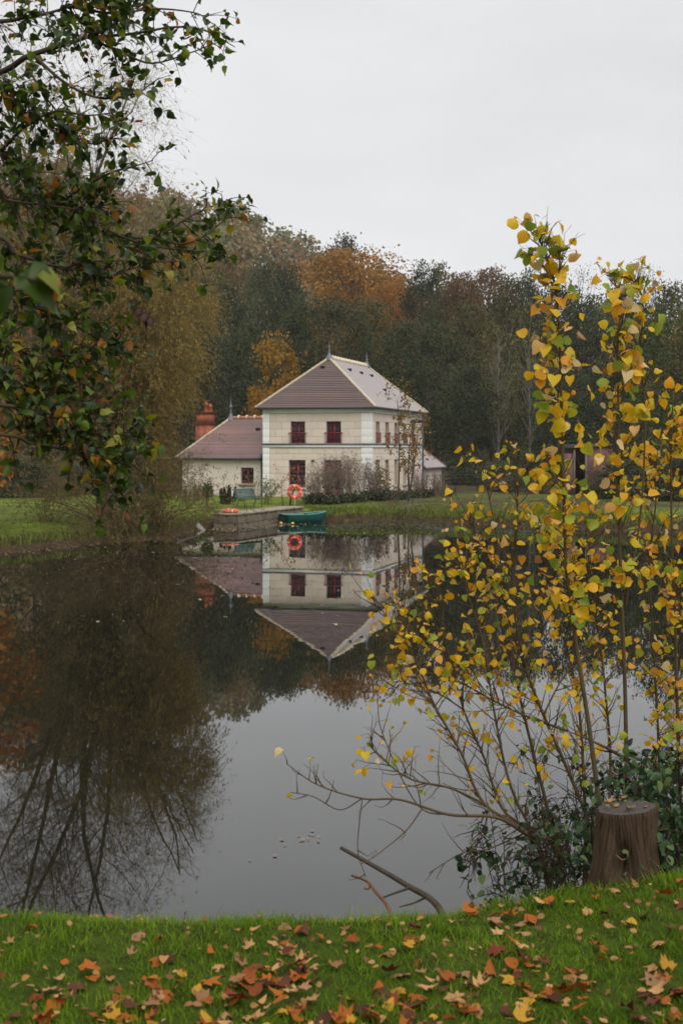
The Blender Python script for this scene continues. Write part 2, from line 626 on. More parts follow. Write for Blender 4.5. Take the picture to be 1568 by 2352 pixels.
def ground_mat():
    m, nt, nl = new_mat('ground')
    tcn = nt.new('ShaderNodeNewGeometry')
    sp = nt.new('ShaderNodeSeparateXYZ')
    nl.new(tcn.outputs['Position'], sp.inputs[0])
    def noise(sc, det=5):
        n = nt.new('ShaderNodeTexNoise')
        n.inputs['Scale'].default_value = sc
        n.inputs['Detail'].default_value = det
        nl.new(tcn.outputs['Position'], n.inputs['Vector'])
        return n.outputs['Fac']
    def mr(v, a, b, c=0.0, d=1.0):
        n = nt.new('ShaderNodeMapRange')
        n.inputs['From Min'].default_value = a
        n.inputs['From Max'].default_value = b
        n.inputs['To Min'].default_value = c
        n.inputs['To Max'].default_value = d
        nl.new(v, n.inputs['Value'])
        return n.outputs[0]
    def math2(op, a, b):
        n = nt.new('ShaderNodeMath')
        n.operation = op
        for i, v in enumerate((a, b)):
            if isinstance(v, (int, float)):
                n.inputs[i].default_value = v
            else:
                nl.new(v, n.inputs[i])
        return n.outputs[0]
    def mix(f, a, b):
        n = nt.new('ShaderNodeMix')
        n.data_type = 'RGBA'
        nl.new(f, n.inputs['Factor'])
        for k, v in (('A', a), ('B', b)):
            if isinstance(v, tuple):
                n.inputs[k].default_value = v
            else:
                nl.new(v, n.inputs[k])
        return n.outputs['Result']
    gr = ramp(nt, [(0.32, lin('3a4212')), (0.48, lin('515e1a')), (0.68, lin('687826'))])
    nl.new(noise(0.9, 6), gr.inputs['Fac'])
    gr2 = ramp(nt, [(0.35, lin('343c10')), (0.65, lin('80903a'))])
    nl.new(noise(14, 4), gr2.inputs['Fac'])
    n = nt.new('ShaderNodeMix')
    n.data_type = 'RGBA'
    n.inputs['Factor'].default_value = 0.4
    nl.new(gr.outputs['Color'], n.inputs['A'])
    nl.new(gr2.outputs['Color'], n.inputs['B'])
    c = n.outputs['Result']
    # mud and leaf litter at the water's edge and towards the wood
    mud = ramp(nt, [(0.3, lin('2a2319')), (0.6, lin('4a3c2a')), (0.8, lin('6a543a'))])
    nl.new(noise(6, 6), mud.inputs['Fac'])
    zed = math2('ADD', sp.outputs['Z'], mr(noise(2.2), 0.3, 0.7, -0.16, 0.16))
    f = mr(zed, 0.34, 0.50, 1.0, 0.0)
    c = mix(f, c, mud.outputs['Color'])
    lit = ramp(nt, [(0.3, lin('2e2a1c')), (0.6, lin('453c26')), (0.85, lin('6a5230'))])
    nl.new(noise(3, 6), lit.inputs['Fac'])
    yy = math2('ADD', sp.outputs['Y'], mr(noise(0.35), 0.3, 0.7, -5, 5))
    f2 = mr(yy, 86, 92)
    c = mix(f2, c, lit.outputs['Color'])
    # worn litter patch on the bank before the shrubs
    px = mr(sp.outputs['X'], 0.0, 2.5)
    py = mr(sp.outputs['Y'], 64.5, 69.0)
    f3 = math2('MULTIPLY', math2('MULTIPLY', px, py), mr(noise(0.9), 0.34, 0.50))
    f3 = math2('MULTIPLY', f3, mr(sp.outputs['Y'], 96, 80, 0.0, 0.95))
    c = mix(f3, c, lit.outputs['Color'])
    soil = ramp(nt, [(0.35, lin('28300a')), (0.6, lin('38460e')), (0.8, lin('33281a'))])
    nl.new(noise(9, 5), soil.inputs['Fac'])
    c = mix(mr(sp.outputs['Y'], 11, 9), c, soil.outputs['Color'])
    b = nt.new('ShaderNodeBsdfPrincipled')
    b.inputs['Roughness'].default_value = 0.95
    b.inputs['Specular IOR Level'].default_value = 0.1
    nl.new(c, b.inputs['Base Color'])
    bp = nt.new('ShaderNodeBump')
    bp.inputs['Strength'].default_value = 0.6
    bp.inputs['Distance'].default_value = 0.05
    nl.new(noise(20, 5), bp.inputs['Height'])
    nl.new(bp.outputs[0], b.inputs['Normal'])
    out(nt, nl, b.outputs[0])
    return m

def ax(segs):
    v = []
    for a, b, s in segs:
        v += list(np.arange(a, b - 1e-6, s))
    v.append(segs[-1][1])
    return np.array(v)

xs = ax([(-450, -60, 13), (-60, -16, 1.4), (-16, -3.2, 0.32), (-3.2, 3.2, 0.1), (3.2, 16, 0.32), (16, 60, 1.4), (60, 450, 13)])
ys = ax([(-150, -5, 12), (-5, 2.4, 0.5), (2.4, 9, 0.08), (9, 46, 1.5), (46, 76, 0.25), (76, 112, 1.0), (112, 560, 8)])
ground = grid_sheet('ground', xs, ys, height, ground_mat())
ground['kind'] = 'structure'

def water_mat():
    m, nt, nl = new_mat('pond_water')
    tcn = nt.new('ShaderNodeNewGeometry')
    def noise(sc, det, st):
        mp = nt.new('ShaderNodeMapping')
        mp.inputs['Scale'].default_value = st
        nl.new(tcn.outputs['Position'], mp.inputs['Vector'])
        n = nt.new('ShaderNodeTexNoise')
        n.inputs['Scale'].default_value = sc
        n.inputs['Detail'].default_value = det
        nl.new(mp.outputs[0], n.inputs['Vector'])
        return n.outputs['Fac']
    n1 = noise(1.1, 3, (1, 0.6, 1))
    n2 = noise(0.18, 2, (1, 0.8, 1))
    mul = nt.new('ShaderNodeMath')
    mul.operation = 'MULTIPLY'
    r = ramp(nt, [(0.4, (0.15, 0.15, 0.15, 1)), (0.65, (1, 1, 1, 1))])
    nl.new(n2, r.inputs['Fac'])
    nl.new(n1, mul.inputs[0])
    nl.new(r.outputs['Color'], mul.inputs[1])
    bp = nt.new('ShaderNodeBump')
    bp.inputs['Strength'].default_value = 1.0
    bp.inputs['Distance'].default_value = 0.0022
    nl.new(mul.outputs[0], bp.inputs['Height'])
    fr = nt.new('ShaderNodeFresnel')
    fr.inputs['IOR'].default_value = 1.5
    nl.new(bp.outputs[0], fr.inputs['Normal'])
    gl = nt.new('ShaderNodeBsdfGlossy')
    gl.inputs['Roughness'].default_value = 0.012
    gl.inputs['Color'].default_value = (0.98, 0.98, 0.98, 1)
    nl.new(bp.outputs[0], gl.inputs['Normal'])
    df = nt.new('ShaderNodeBsdfDiffuse')
    df.inputs['Color'].default_value = (0.006, 0.0062, 0.0045, 1)
    mx = nt.new('ShaderNodeMixShader')
    nl.new(fr.outputs[0], mx.inputs[0])
    nl.new(df.outputs[0], mx.inputs[1])
    nl.new(gl.outputs[0], mx.inputs[2])
    out(nt, nl, mx.outputs[0])
    return m

wa = Acc()
wa.add([(-75, 2, 0), (75, 2, 0), (75, 76, 0), (-75, 76, 0)], [[0, 1, 2, 3]])
water = wa.build('pond_water', water_mat())
water['kind'] = 'structure'

# ------------------------------------------------------------------ the house
TH = R(15.5)
GZ = 0.70
W, L = 6.56, 13.6
house = thing('house', 'cream two-storey house with tiled hip roof and dark red windows across the pond', 'house', (-4.615, 83.75, GZ), rz=-TH)

UX, UY, UZ = np.array([1.0, 0, 0]), np.array([0, 1.0, 0]), np.array([0, 0, 1.0])
FRONT = (np.array([0.0, 0, 0]), UX, -UY)            # origin, along, outward
SIDE = (np.array([W, 0, 0]), UY, UX)
WINGF = (np.array([-5.25, 0.45, 0]), UX, -UY)
ANNEX = (np.array([W, L + 0.02, 0]), UY, UX)

def wbox(acc, fr, a0, a1, z0, z1, n0, n1, tone=0.5):
    """box on a wall: along a0..a1, up z0..z1, outward n0..n1"""
    o, u, n = fr
    c = [o + u * a + n * k + UZ * z for z in (z0, z1) for (a, k) in ((a0, n1), (a1, n1), (a1, n0), (a0, n0))]
    acc.hexa(c, tone)

def wall_panel(acc, fr, Wd, z0, z1, ops, th=0.3):
    o, u, n = fr
    A = sorted({0, Wd, *[v for q in ops for v in q[:2]]})
    Z = sorted({z0, z1, *[v for q in ops for v in q[2:]]})
    def pt(a, z, k):
        return o + u * a + UZ * z + n * k
    for i in range(len(A) - 1):
        for j in range(len(Z) - 1):
            ca, cz = (A[i] + A[i + 1]) / 2, (Z[j] + Z[j + 1]) / 2
            if any(q[0] < ca < q[1] and q[2] < cz < q[3] for q in ops):
                continue
            acc.add([pt(A[i], Z[j], 0), pt(A[i + 1], Z[j], 0), pt(A[i + 1], Z[j + 1], 0), pt(A[i], Z[j + 1], 0)], [[0, 1, 2, 3]])
    for a0, a1, b0, b1 in ops:
        for (p, q) in (((a0, b0), (a1, b0)), ((a1, b0), (a1, b1)), ((a1, b1), (a0, b1)), ((a0, b1), (a0, b0))):
            acc.add([pt(*p, 0), pt(*q, 0), pt(*q, -th), pt(*p, -th)], [[0, 1, 2, 3]])

BAND = 3.03
UP = (3.12, 4.40)
GR = (0.55, 2.145)
f_ops = [(1.71, 2.585, *UP), (3.88, 4.76, *UP), (1.6, 2.61, *GR), (3.73, 4.79, 0.12, 2.145)]
sv = [1.08, 3.40, 5.72, 8.08, 10.52]
s_ops = [(v, v + 0.93, *UP) for v in sv] + [(v, v + 0.93, *GR) for v in sv]
WH = 5.22
a = Acc()
wall_panel(a, FRONT, W, -0.6, WH, f_ops)
wall_panel(a, SIDE, L, -0.6, WH, s_ops)
wall_panel(a, (np.array([W, L, 0]), -UX, UY), W, -0.6, WH, [])
wall_panel(a, (np.array([0.0, L, 0]), -UY, -UX), L, -0.6, WH, [])
a.build('wall', M['joint'], house, local=True)

cube = Acc()
cube.box(0, 1, 0, 1, 0, 1)
def block_mesh(name, mat):
    me = cube.mesh(name)
    me.materials.append(mat)
    return me
me_block = block_mesh('ashlar_block', M['cream_stone'])
me_quoin = block_mesh('quoin_block', M['white_stone'])

def wall_piece(name, me, fr, a0, a1, z0, z1, n0, n1, parent):
    o, u, n = fr
    p = o + u * a0 + n * n0 + UZ * z0
    x, y, z = u * (a1 - a0), n * (n1 - n0), UZ * (z1 - z0)
    m4 = Matrix(((x[0], y[0], z[0], p[0]), (x[1], y[1], z[1], p[1]), (x[2], y[2], z[2], p[2]), (0, 0, 0, 1)))
    return piece(name, me, m4, parent)

def ashlar(fr, a_lo, a_hi, zs, ops, step, me=me_block, proud=0.014, gap=0.009):
    for r in range(len(zs) - 1):
        z0, z1 = zs[r], zs[r + 1]
        # split the course at openings that cross it
        cuts = [(q[0] - 0.002, q[1] + 0.002) for q in ops if q[2] < z1 - 0.03 and q[3] > z0 + 0.03]
        runs, cur = [], a_lo
        for c0, c1 in sorted(cuts):
            if c0 > cur:
                runs.append((cur, c0))
            cur = max(cur, c1)
        if cur < a_hi:
            runs.append((cur, a_hi))
        for (r0, r1) in runs:
            off = (0.5 if r % 2 else 0.0) * step
            js = [r0] + [j for j in np.arange(a_lo + off, a_hi, step) if r0 + 0.22 < j < r1 - 0.22] + [r1]
            for k in range(len(js) - 1):
                # clip the height where an opening ends inside the course
                zz0, zz1 = z0, z1
                wall_piece('stone_block', me, fr, js[k] + (gap if k else 0.001), js[k + 1] - (gap if k < len(js) - 2 else 0.001), zz0 + gap, zz1 - gap, 0, proud, house)

zlow = [-0.1, 0.12, 0.55, 0.95, 1.35, 1.75, 2.145, 2.52, 2.88]
zup = [3.12, 3.52, 3.96, 4.40, 4.88]
QL, QR = 0.42, 0.58
for zz in (zlow, zup):
    ashlar(FRONT, QL + 0.01, W - QR - 0.01, zz, f_ops, 0.74)
    ashlar(SIDE, 0.32, L - 0.45, zz, s_ops, 0.95)
for fr, a0, a1 in ((FRONT, 0.0, QL), (FRONT, W - QR, W + 0.045), (SIDE, 0.0, 0.30), (SIDE, L - 0.44, L)):
    for zz in (zlow, zup):
        for r in range(len(zz) - 1):
            wall_piece('quoin_block', me_quoin, fr, a0, a1, zz[r] + 0.004, zz[r + 1] - 0.004, 0, 0.05 if fr is FRONT else 0.042, house)

# band course and cornice, in lengths per wall
for fr, Wd, e0 in ((FRONT, W, 0.0), (SIDE, L, 0.0)):
    x0 = 0.0 if fr is FRONT else -0.06
    a = Acc()
    wbox(a, fr, x0, Wd + 0.06, BAND - 0.15, BAND - 0.012, 0, 0.075)
    a.build('band_course', M['white_stone'], house, local=True)
    a = Acc()
    wbox(a, fr, x0 - 0.02, Wd + 0.085, BAND - 0.008, BAND + 0.07, 0, 0.105)
    a.build('band_flashing', M['zinc'], house, local=True)
    a = Acc()
    wbox(a, fr, x0, Wd + 0.06, 4.90, 4.97, 0, 0.085)
    wbox(a, fr, x0, Wd + 0.06, 4.973, 5.10, 0, 0.06)
    wbox(a, fr, x0, Wd + 0.14, 5.103, 5.20, 0, 0.16)
    a.build('cornice', M['white_stone'], house, local=True)
    # flat arches over the openings read as wedge stones: keystones of the front windows
for (a0, a1, z0, z1) in f_ops:
    w5 = (a1 - a0 + 0.3) / 5

# windows
me_pane = block_mesh('pane', M['glass'])
def window(fr, a0, a1, z0, z1, cols, rows, solid=0.0, rec=0.17, rail=False, sill=False, name='window'):
    a = Acc()
    fw = 0.055
    mid = (a0 + a1) / 2
    zb = z0 + solid
    wbox(a, fr, a0, a0 + fw, z0, z1, -rec - 0.05, -rec)
    wbox(a, fr, a1 - fw, a1, z0, z1, -rec - 0.05, -rec)
    wbox(a, fr, a0 + fw, a1 - fw, z1 - fw, z1, -rec - 0.05, -rec)
    wbox(a, fr, a0 + fw, a1 - fw, z0, zb + fw + 0.03, -rec - 0.05, -rec)
    wbox(a, fr, mid - 0.05, mid + 0.05, zb + fw + 0.03, z1 - fw, -rec - 0.05, -rec + 0.012)
    frame_z0 = zb + fw + 0.03
    spans = [(a0 + fw, mid - 0.05), (mid + 0.05, a1 - fw)]
    panes = []
    for s0, s1 in spans:
        cw = (s1 - s0) / cols
        for c in range(1, cols):
            wbox(a, fr, s0 + c * cw - 0.014, s0 + c * cw + 0.014, frame_z0, z1 - fw, -rec - 0.04, -rec - 0.008)
        rh = (z1 - fw - frame_z0) / rows
        for r in range(1, rows):
            for c in range(cols):
                wbox(a, fr, s0 + c * cw + (0.015 if c else 0), s0 + (c + 1) * cw - (0.015 if c < cols - 1 else 0), frame_z0 + r * rh - 0.014, frame_z0 + r * rh + 0.014, -rec - 0.04, -rec - 0.008)
        for r in range(rows):
            for c in range(cols):
                panes.append((s0 + c * cw, s0 + (c + 1) * cw, frame_z0 + r * rh, frame_z0 + (r + 1) * rh))
    w = a.build(name, M['red_paint'], house, local=True)
    for p in panes:
        wall_piece('pane', me_pane, fr, p[0], p[1], p[2], p[3], -rec - 0.035, -rec - 0.027, w)
    if rail:
        b = Acc()
        zt = z0 + 0.62
        n0, n1 = 0.05, 0.085
        wbox(b, fr, a0 - 0.12, a1 + 0.12, zt - 0.03, zt + 0.015, n0, n1)
        wbox(b, fr, a0 - 0.02, a1 + 0.02, z0 + 0.05, z0 + 0.08, n0, n1)
        for k in range(2):
            x = (a0 - 0.06, a1 + 0.05)[k]
            wbox(b, fr, x, x + 0.018, z0 - 0.02, zt - 0.03, n0 + 0.005, n1 - 0.005)
        nb = 7
        for k in range(nb):
            x = a0 + 0.02 + (a1 - a0 - 0.055) * k / (nb - 1)
            wbox(b, fr, x, x + 0.015, z0 + 0.08, zt - 0.03, n0 + 0.01, n1 - 0.01)
        wbox(b, fr, a0 + 0.02, a1 - 0.02, z0 + 0.30, z0 + 0.318, n0 + 0.004, n0 + 0.009)
        b.build('balcony_railing', M['red_paint'], w, local=True)
    if sill:
        s = Acc()
        wbox(s, fr, a0 - 0.09, a1 + 0.09, z0 - 0.13, z0 - 0.012, 0, 0.11)
        s.build('sill', M['white_stone'] if fr is FRONT else M['coping'], w, local=True)
    return w

for i, q in enumerate(f_ops):
    if i < 2:
        window(FRONT, *q, 2, 4, solid=0.0, rail=True)
    elif i == 2:
        window(FRONT, *q, 2, 5, solid=0.0, sill=True)
    else:
        window(FRONT, *q, 2, 5, solid=0.2, name='french_door')
for i, q in enumerate(s_ops):
    window(SIDE, *q, 2, 4, rail=i < 5, rec=0.24, sill=i >= 5)
# little metal hood over the last upper side window
a = Acc()
for k in range(6):
    t0, t1 = math.pi * k / 6, math.pi * (k + 1) / 6
    c0, c1 = sv[4] + 0.46 - 0.75 * math.cos(t0), sv[4] + 0.46 - 0.75 * math.cos(t1)
    h0, h1 = 4.5 + 0.17 * math.sin(t0), 4.5 + 0.17 * math.sin(t1)
    a.hexa([SIDE[0] + UY * c0 + UX * 0.02 + UZ * h0, SIDE[0] + UY * c1 + UX * 0.02 + UZ * h1, SIDE[0] + UY * c1 + UX * 0.5 + UZ * h1, SIDE[0] + UY * c0 + UX * 0.5 + UZ * h0,
            SIDE[0] + UY * c0 + UX * 0.02 + UZ * (h0 + 0.04), SIDE[0] + UY * c1 + UX * 0.02 + UZ * (h1 + 0.04), SIDE[0] + UY * c1 + UX * 0.5 + UZ * (h1 + 0.04), SIDE[0] + UY * c0 + UX * 0.5 + UZ * (h0 + 0.04)])
a.build('window_hood', M['dark_zinc'], house, local=True)
# wall lamp between the ground-floor openings
a = Acc()
a.tube([(3.08, 0, 2.15), (3.08, -0.12, 2.2), (3.12, -0.22, 2.16)], 0.018, 6)
a.lathe([(0.0, 0.16), (0.05, 0.14), (0.13, 0.02), (0.10, 0.0), (0.0, 0.0)], (3.12, -0.22, 2.03), 10)
lamp = a.build('wall_lamp', M['dark_zinc'], house, local=True, smooth=True)
a = Acc()
a.lathe([(0.0, -0.1), (0.06, -0.08), (0.085, -0.02), (0.08, 0.02), (0.0, 0.02)], (3.12, -0.22, 2.03), 10)
a.build('lamp_glass', M['white_band'], lamp, local=True, smooth=True)

def slope(name, a_, b_, c_, d_, mat, course=0.15):
    """stepped tile courses on a roof face: eave a-b, top d-c"""
    a_, b_, c_, d_ = [np.asarray(v, float) for v in (a_, b_, c_, d_)]
    n = np.cross(b_ - a_, d_ - a_)
    n = unit(n)
    if n[2] < 0:
        n = -n
    hgt = np.linalg.norm((d_ + c_) / 2 - (a_ + b_) / 2)
    k = max(4, int(hgt / course))
    acc = Acc()
    r = np.random.default_rng(len(name) + int(hgt * 100))
    for i in range(k):
        t0, t1 = i / k, min(1.0, (i + 1.12) / k)
        p0, p1 = a_ * (1 - t0) + d_ * t0, b_ * (1 - t0) + c_ * t0
        q0, q1 = a_ * (1 - t1) + d_ * t1, b_ * (1 - t1) + c_ * t1
        tone = r.uniform(0.1, 0.9)
        acc.add([p0 + n * 0.016, p1 + n * 0.016, q1 + n * 0.004, q0 + n * 0.008, p0, p1], [[0, 1, 2, 3], [4, 5, 1, 0]], tone)
    return acc.build(name, mat, house, local=True)

def hip_strip(name, p, q, r=0.075, mat='hip'):
    p, q = np.asarray(p, float), np.asarray(q, float)
    a = Acc()
    n = max(3, int(np.linalg.norm(q - p) / 0.33))
    t = np.repeat(np.linspace(0, 1, n + 1), 2)[1:-1]
    pts = p[None] * (1 - t[:, None]) + q[None] * t[:, None]
    pts = pts + (q - p)[None] * (np.tile([0.0, -0.0015], n)[:, None])
    rad = np.tile([r * 1.12, r * 0.9], n)
    a.tube(pts + UZ * 0.03, rad, 7)
    return a.build(name, M[mat], house, local=True)

def ridge_tiles(p, q, n, mat_t, mat_m, bump):
    p, q = np.asarray(p, float), np.asarray(q, float)
    for k in range(n):
        a = Acc()
        s0, s1 = p + (q - p) * (k + 0.0) / n, p + (q - p) * (k + 1.0) / n
        a.tube([s0 + UZ * 0.03, s1 + UZ * 0.03], [0.12, 0.115], 8)
        a.build('ridge_tile', mat_t, house, local=True)
        if bump and k:
            b = Acc()
            d = unit(q - p) * 0.05
            b.tube([s0 - d + UZ * 0.06, s0 + UZ * 0.07, s0 + d + UZ * 0.06], [0.13, 0.15, 0.13], 8)
            b.build('ridge_joint', mat_m, house, local=True)

def finial(base, h, ball, name='finial'):
    a = Acc()
    b = 0.26
    a.lathe([(b, -0.18), (b * 0.8, 0.0), (0.13, 0.12), (0.07, 0.28), (0.06, 0.34), (0.09, 0.38), (0.06, 0.42),
             (0.04, 0.42 + 0.1), (ball, 0.52 + ball), (ball * 0.75, 0.52 + ball * 1.75), (0.03, 0.54 + ball * 2), (0.022, h * 0.8), (0.0, h)], base, 10)
    return a.build(name, M['zinc'], house, local=True, smooth=True)

OV = 0.36
ez, rz_ = 5.20, 8.25
s0r, s1r = 2.7, 11.7
e_fl, e_fr, e_br, e_bl = (-OV, -OV, ez), (W + OV, -OV, ez), (W + OV, L + OV, ez), (-OV, L + OV, ez)
rf, rb = (W / 2, s0r, rz_), (W / 2, s1r, rz_)
roof = slope('tile_slope', e_fl, e_fr, rf, rf, M['roof_main'])
slope('tile_slope', e_fr, e_br, rb, rf, M['roof_main'])
slope('tile_slope', e_br, e_bl, rb, rb, M['roof_main'])
slope('tile_slope', e_bl, e_fl, rf, rb, M['roof_main'])
for p, q in ((e_fl, rf), (e_fr, rf), (e_br, rb), (e_bl, rb)):
    hip_strip('hip_capping', p, q)
ridge_tiles(rf, rb, 14, M['hip'], M['hip'], True)
finial((W / 2, s0r, rz_ + 0.05), 1.05, 0.06)
finial((W / 2, s1r, rz_ + 0.05), 1.0, 0.06)
a = Acc()
a.add([e_fl, e_fr, e_br, e_bl], [[0, 1, 2, 3]])
a.V[-1] = a.V[-1] - np.array([0, 0, 0.012])
a.build('soffit', M['white_stone'], house, local=True)
a = Acc()
g = 0.07
for p, q in ((e_fl, e_fr), (e_fr, e_br), (e_br, e_bl), (e_bl, e_fl)):
    p, q = np.asarray(p), np.asarray(q)
    a.tube([p + UZ * -0.02, q + UZ * -0.02], g, 8)
a.build('gutter', M['dark_zinc'], house, local=True, smooth=True)
a = Acc()
a.tube([(W + OV, L + 0.1, 5.15), (W + 0.12, L - 0.12, 4.85), (W + 0.12, L - 0.12, -0.4)], 0.055, 8)
a.build('downpipe', M['zinc'], house, local=True, smooth=True)
# tile vents
def vent(p):
    a = Acc()
    p = np.asarray(p, float)
    a.box(p[0] - 0.11, p[0] + 0.11, p[1] - 0.09, p[1] + 0.09, p[2] - 0.03, p[2] + 0.13)
    a.build('roof_vent', M['vent'], house, local=True)
def on_front(u, t):
    return (u, -OV + (s0r + OV) * t, ez + (rz_ - ez) * t)
def on_side(v, t):
    return (W + OV - (W / 2 + OV) * t, v, ez + (rz_ - ez) * t)
vent(on_front(3.05, 0.80))
for v, t in ((4.4, 0.78), (6.9, 0.76), (9.2, 0.74), (8.0, 0.42)):
    vent(on_side(v, t))

# left wing
WW, WD, WV = 5.25, 5.2, 0.45
w_op = [(-1.545 + WW, -0.73 + WW, 0.73, 1.69)]
a = Acc()
wall_panel(a, WINGF, WW - 0.005, -0.6, 2.24, w_op)
wall_panel(a, (np.array([-WW, WV + WD, 0]), -UY, -UX), WD, -0.6, 2.24, [])
wall_panel(a, (np.array([-0.005, WV + WD, 0]), -UX, UY), WW - 0.005, -0.6, 2.24, [])
a.build('wing_wall', M['render'], house, local=True)
window(WINGF, *w_op[0], 1, 2, rec=0.16, sill=True)
we, wr = 2.25, 4.67
wo_ = 0.32
p_l = (-WW - wo_, WV - wo_, we)
p_r = (-0.003, WV - wo_, we)
p_bl = (-WW - wo_, WV + WD + wo_, we)
p_br = (-0.003, WV + WD + wo_, we)
r_l, r_r = (-3.11, WV + WD / 2, wr), (-0.003, WV + WD / 2, wr)
slope('tile_slope', p_l, p_r, r_r, r_l, M['roof_wing'], 0.14)
slope('tile_slope', p_bl, p_l, r_l, r_l, M['roof_wing'], 0.14)
slope('tile_slope', p_br, p_bl, r_l, r_r, M['roof_wing'], 0.14)
hip_strip('hip_capping', p_l, r_l)
hip_strip('hip_capping', p_bl, r_l)
ridge_tiles(r_l, r_r, 6, M['ridge_tile'], M['hip'], True)
finial(np.array(r_l) + np.array([0, 0, 0.05]), 1.45, 0.13)
vent((-1.05, WV + WD / 2 * 0.66, we + (wr - we) * 0.70))
a = Acc()
a.tube([np.array(p_bl) - UZ * 0.03, np.array(p_l) - UZ * 0.03, np.array(p_r) - UZ * 0.03], 0.075, 8)
a.box(-0.16, 0.10, WV - wo_ - 0.12, WV - wo_ + 0.14, we - 0.12, we + 0.26)
a.build('gutter', M['dark_zinc'], house, local=True)
a = Acc()
a.tube([(-0.22, WV - 0.2, we - 0.1), (-0.22, WV - 0.07, we - 0.3), (-0.22, WV - 0.07, 0.62)], 0.05, 8)
a.tube([(-0.22, WV - 0.07, 0.62), (-0.22, WV - 0.07, -0.3)], 0.058, 8)
a.build('downpipe', M['zinc'], house, local=True)
a = Acc()
a.add([p_l, p_r, p_br, p_bl], [[0, 1, 2, 3]])
a.V[-1] = a.V[-1] - np.array([0, 0, 0.014])
a.build('soffit', M['dark_zinc'], house, local=True)
# chimney at the end of the wing
ch = Acc()
cx0, cx1, cy0, cy1 = -5.84, -4.84, 4.1, 4.9
ch.box(cx0, cx1, cy0, cy1, -0.5, 4.28)
ch.box(cx0 + 0.015, cx1 - 0.015, cy0 + 0.015, cy1 - 0.015, 4.36, 5.02)
chim = ch.build('chimney', M['brick'], house, local=True)
a = Acc()
a.box(cx0 - 0.02, cx1 + 0.02, cy0 - 0.02, cy1 + 0.02, 4.282, 4.357)
a.box(cx0 - 0.05, cx1 + 0.05, cy0 - 0.05, cy1 + 0.05, 5.022, 5.12)
a.build('chimney_collar', pbr('sooty_brick', lin('5a3a2e'), 0.9, 0.1, var=0.5), chim, local=True)
for k, (cx_, cyy, hh) in enumerate(((-5.28, 4.5, 0.62), (-5.05, 4.62, 0.5))):
    a = Acc()
    a.lathe([(0.15, 0.0), (0.14, 0.1), (0.12, hh - 0.22), (0.15, hh - 0.2), (0.15, hh - 0.12), (0.10, hh - 0.10), (0.08, hh), (0.0, hh + 0.04)], (cx_, cyy, 5.122), 10)
    a.build('chimney_pot', M['terracotta'], chim, local=True, smooth=True)

# low annex behind, to the right
AL, AWd = 6.6, 4.6
an_ops = [(1.3, 1.95, -0.35, 1.05), (3.9, 4.6, -0.35, 1.05)]
a = Acc()
wall_panel(a, ANNEX, AL, -1.0, 1.5, an_ops)
wall_panel(a, (np.array([W, L + AL + 0.02, 0]), -UX, UY), AWd, -1.0, 1.5, [])
a.build('annex_wall', M['render'], house, local=True)
for q in an_ops:
    window(ANNEX, *q, 1, 3, rec=0.2)
ae, ar = 1.52, 3.9
q_r0, q_r1 = (W + 0.3, L + 0.03, ae), (W + 0.3, L + AL + 0.35, ae)
q_l0, q_l1 = (W - AWd - 0.3, L + 0.03, ae), (W - AWd - 0.3, L + AL + 0.35, ae)
k0, k1 = (W - AWd / 2, L + 0.03, ar), (W - AWd / 2, L + 4.0, ar)
slope('tile_slope', q_r0, q_r1, k1, k0, M['roof_wing'], 0.14)
slope('tile_slope', q_r1, q_l1, k1, k1, M['roof_wing'], 0.14)
slope('tile_slope', q_l1, q_l0, k0, k1, M['roof_wing'], 0.14)
hip_strip('hip_capping', q_r1, k1, 0.06, 'ridge_tile')
a = Acc()
a.tube([np.array(q_r0) - UZ * 0.03, np.array(q_r1) - UZ * 0.03, np.array(q_l1) - UZ * 0.03], 0.07, 8)
a.build('gutter', M['zinc'], house, local=True)
# raking brick side wall of the garden steps beyond the annex
a = Acc()
b0 = np.array([W + 0.25, L + AL + 0.3, 0])
a.hexa([b0 + UZ * -1.1, b0 + UX * 1.5 + UZ * -1.1, b0 + UX * 1.5 + UY * 0.3 + UZ * -1.1, b0 + UY * 0.3 + UZ * -1.1,
        b0 + UZ * 0.0, b0 + UX * 1.5 + UZ * -0.85, b0 + UX * 1.5 + UY * 0.3 + UZ * -0.85, b0 + UY * 0.3 + UZ * 0.0])
a.build('steps_wall', M['shed_brick'], house, local=True)

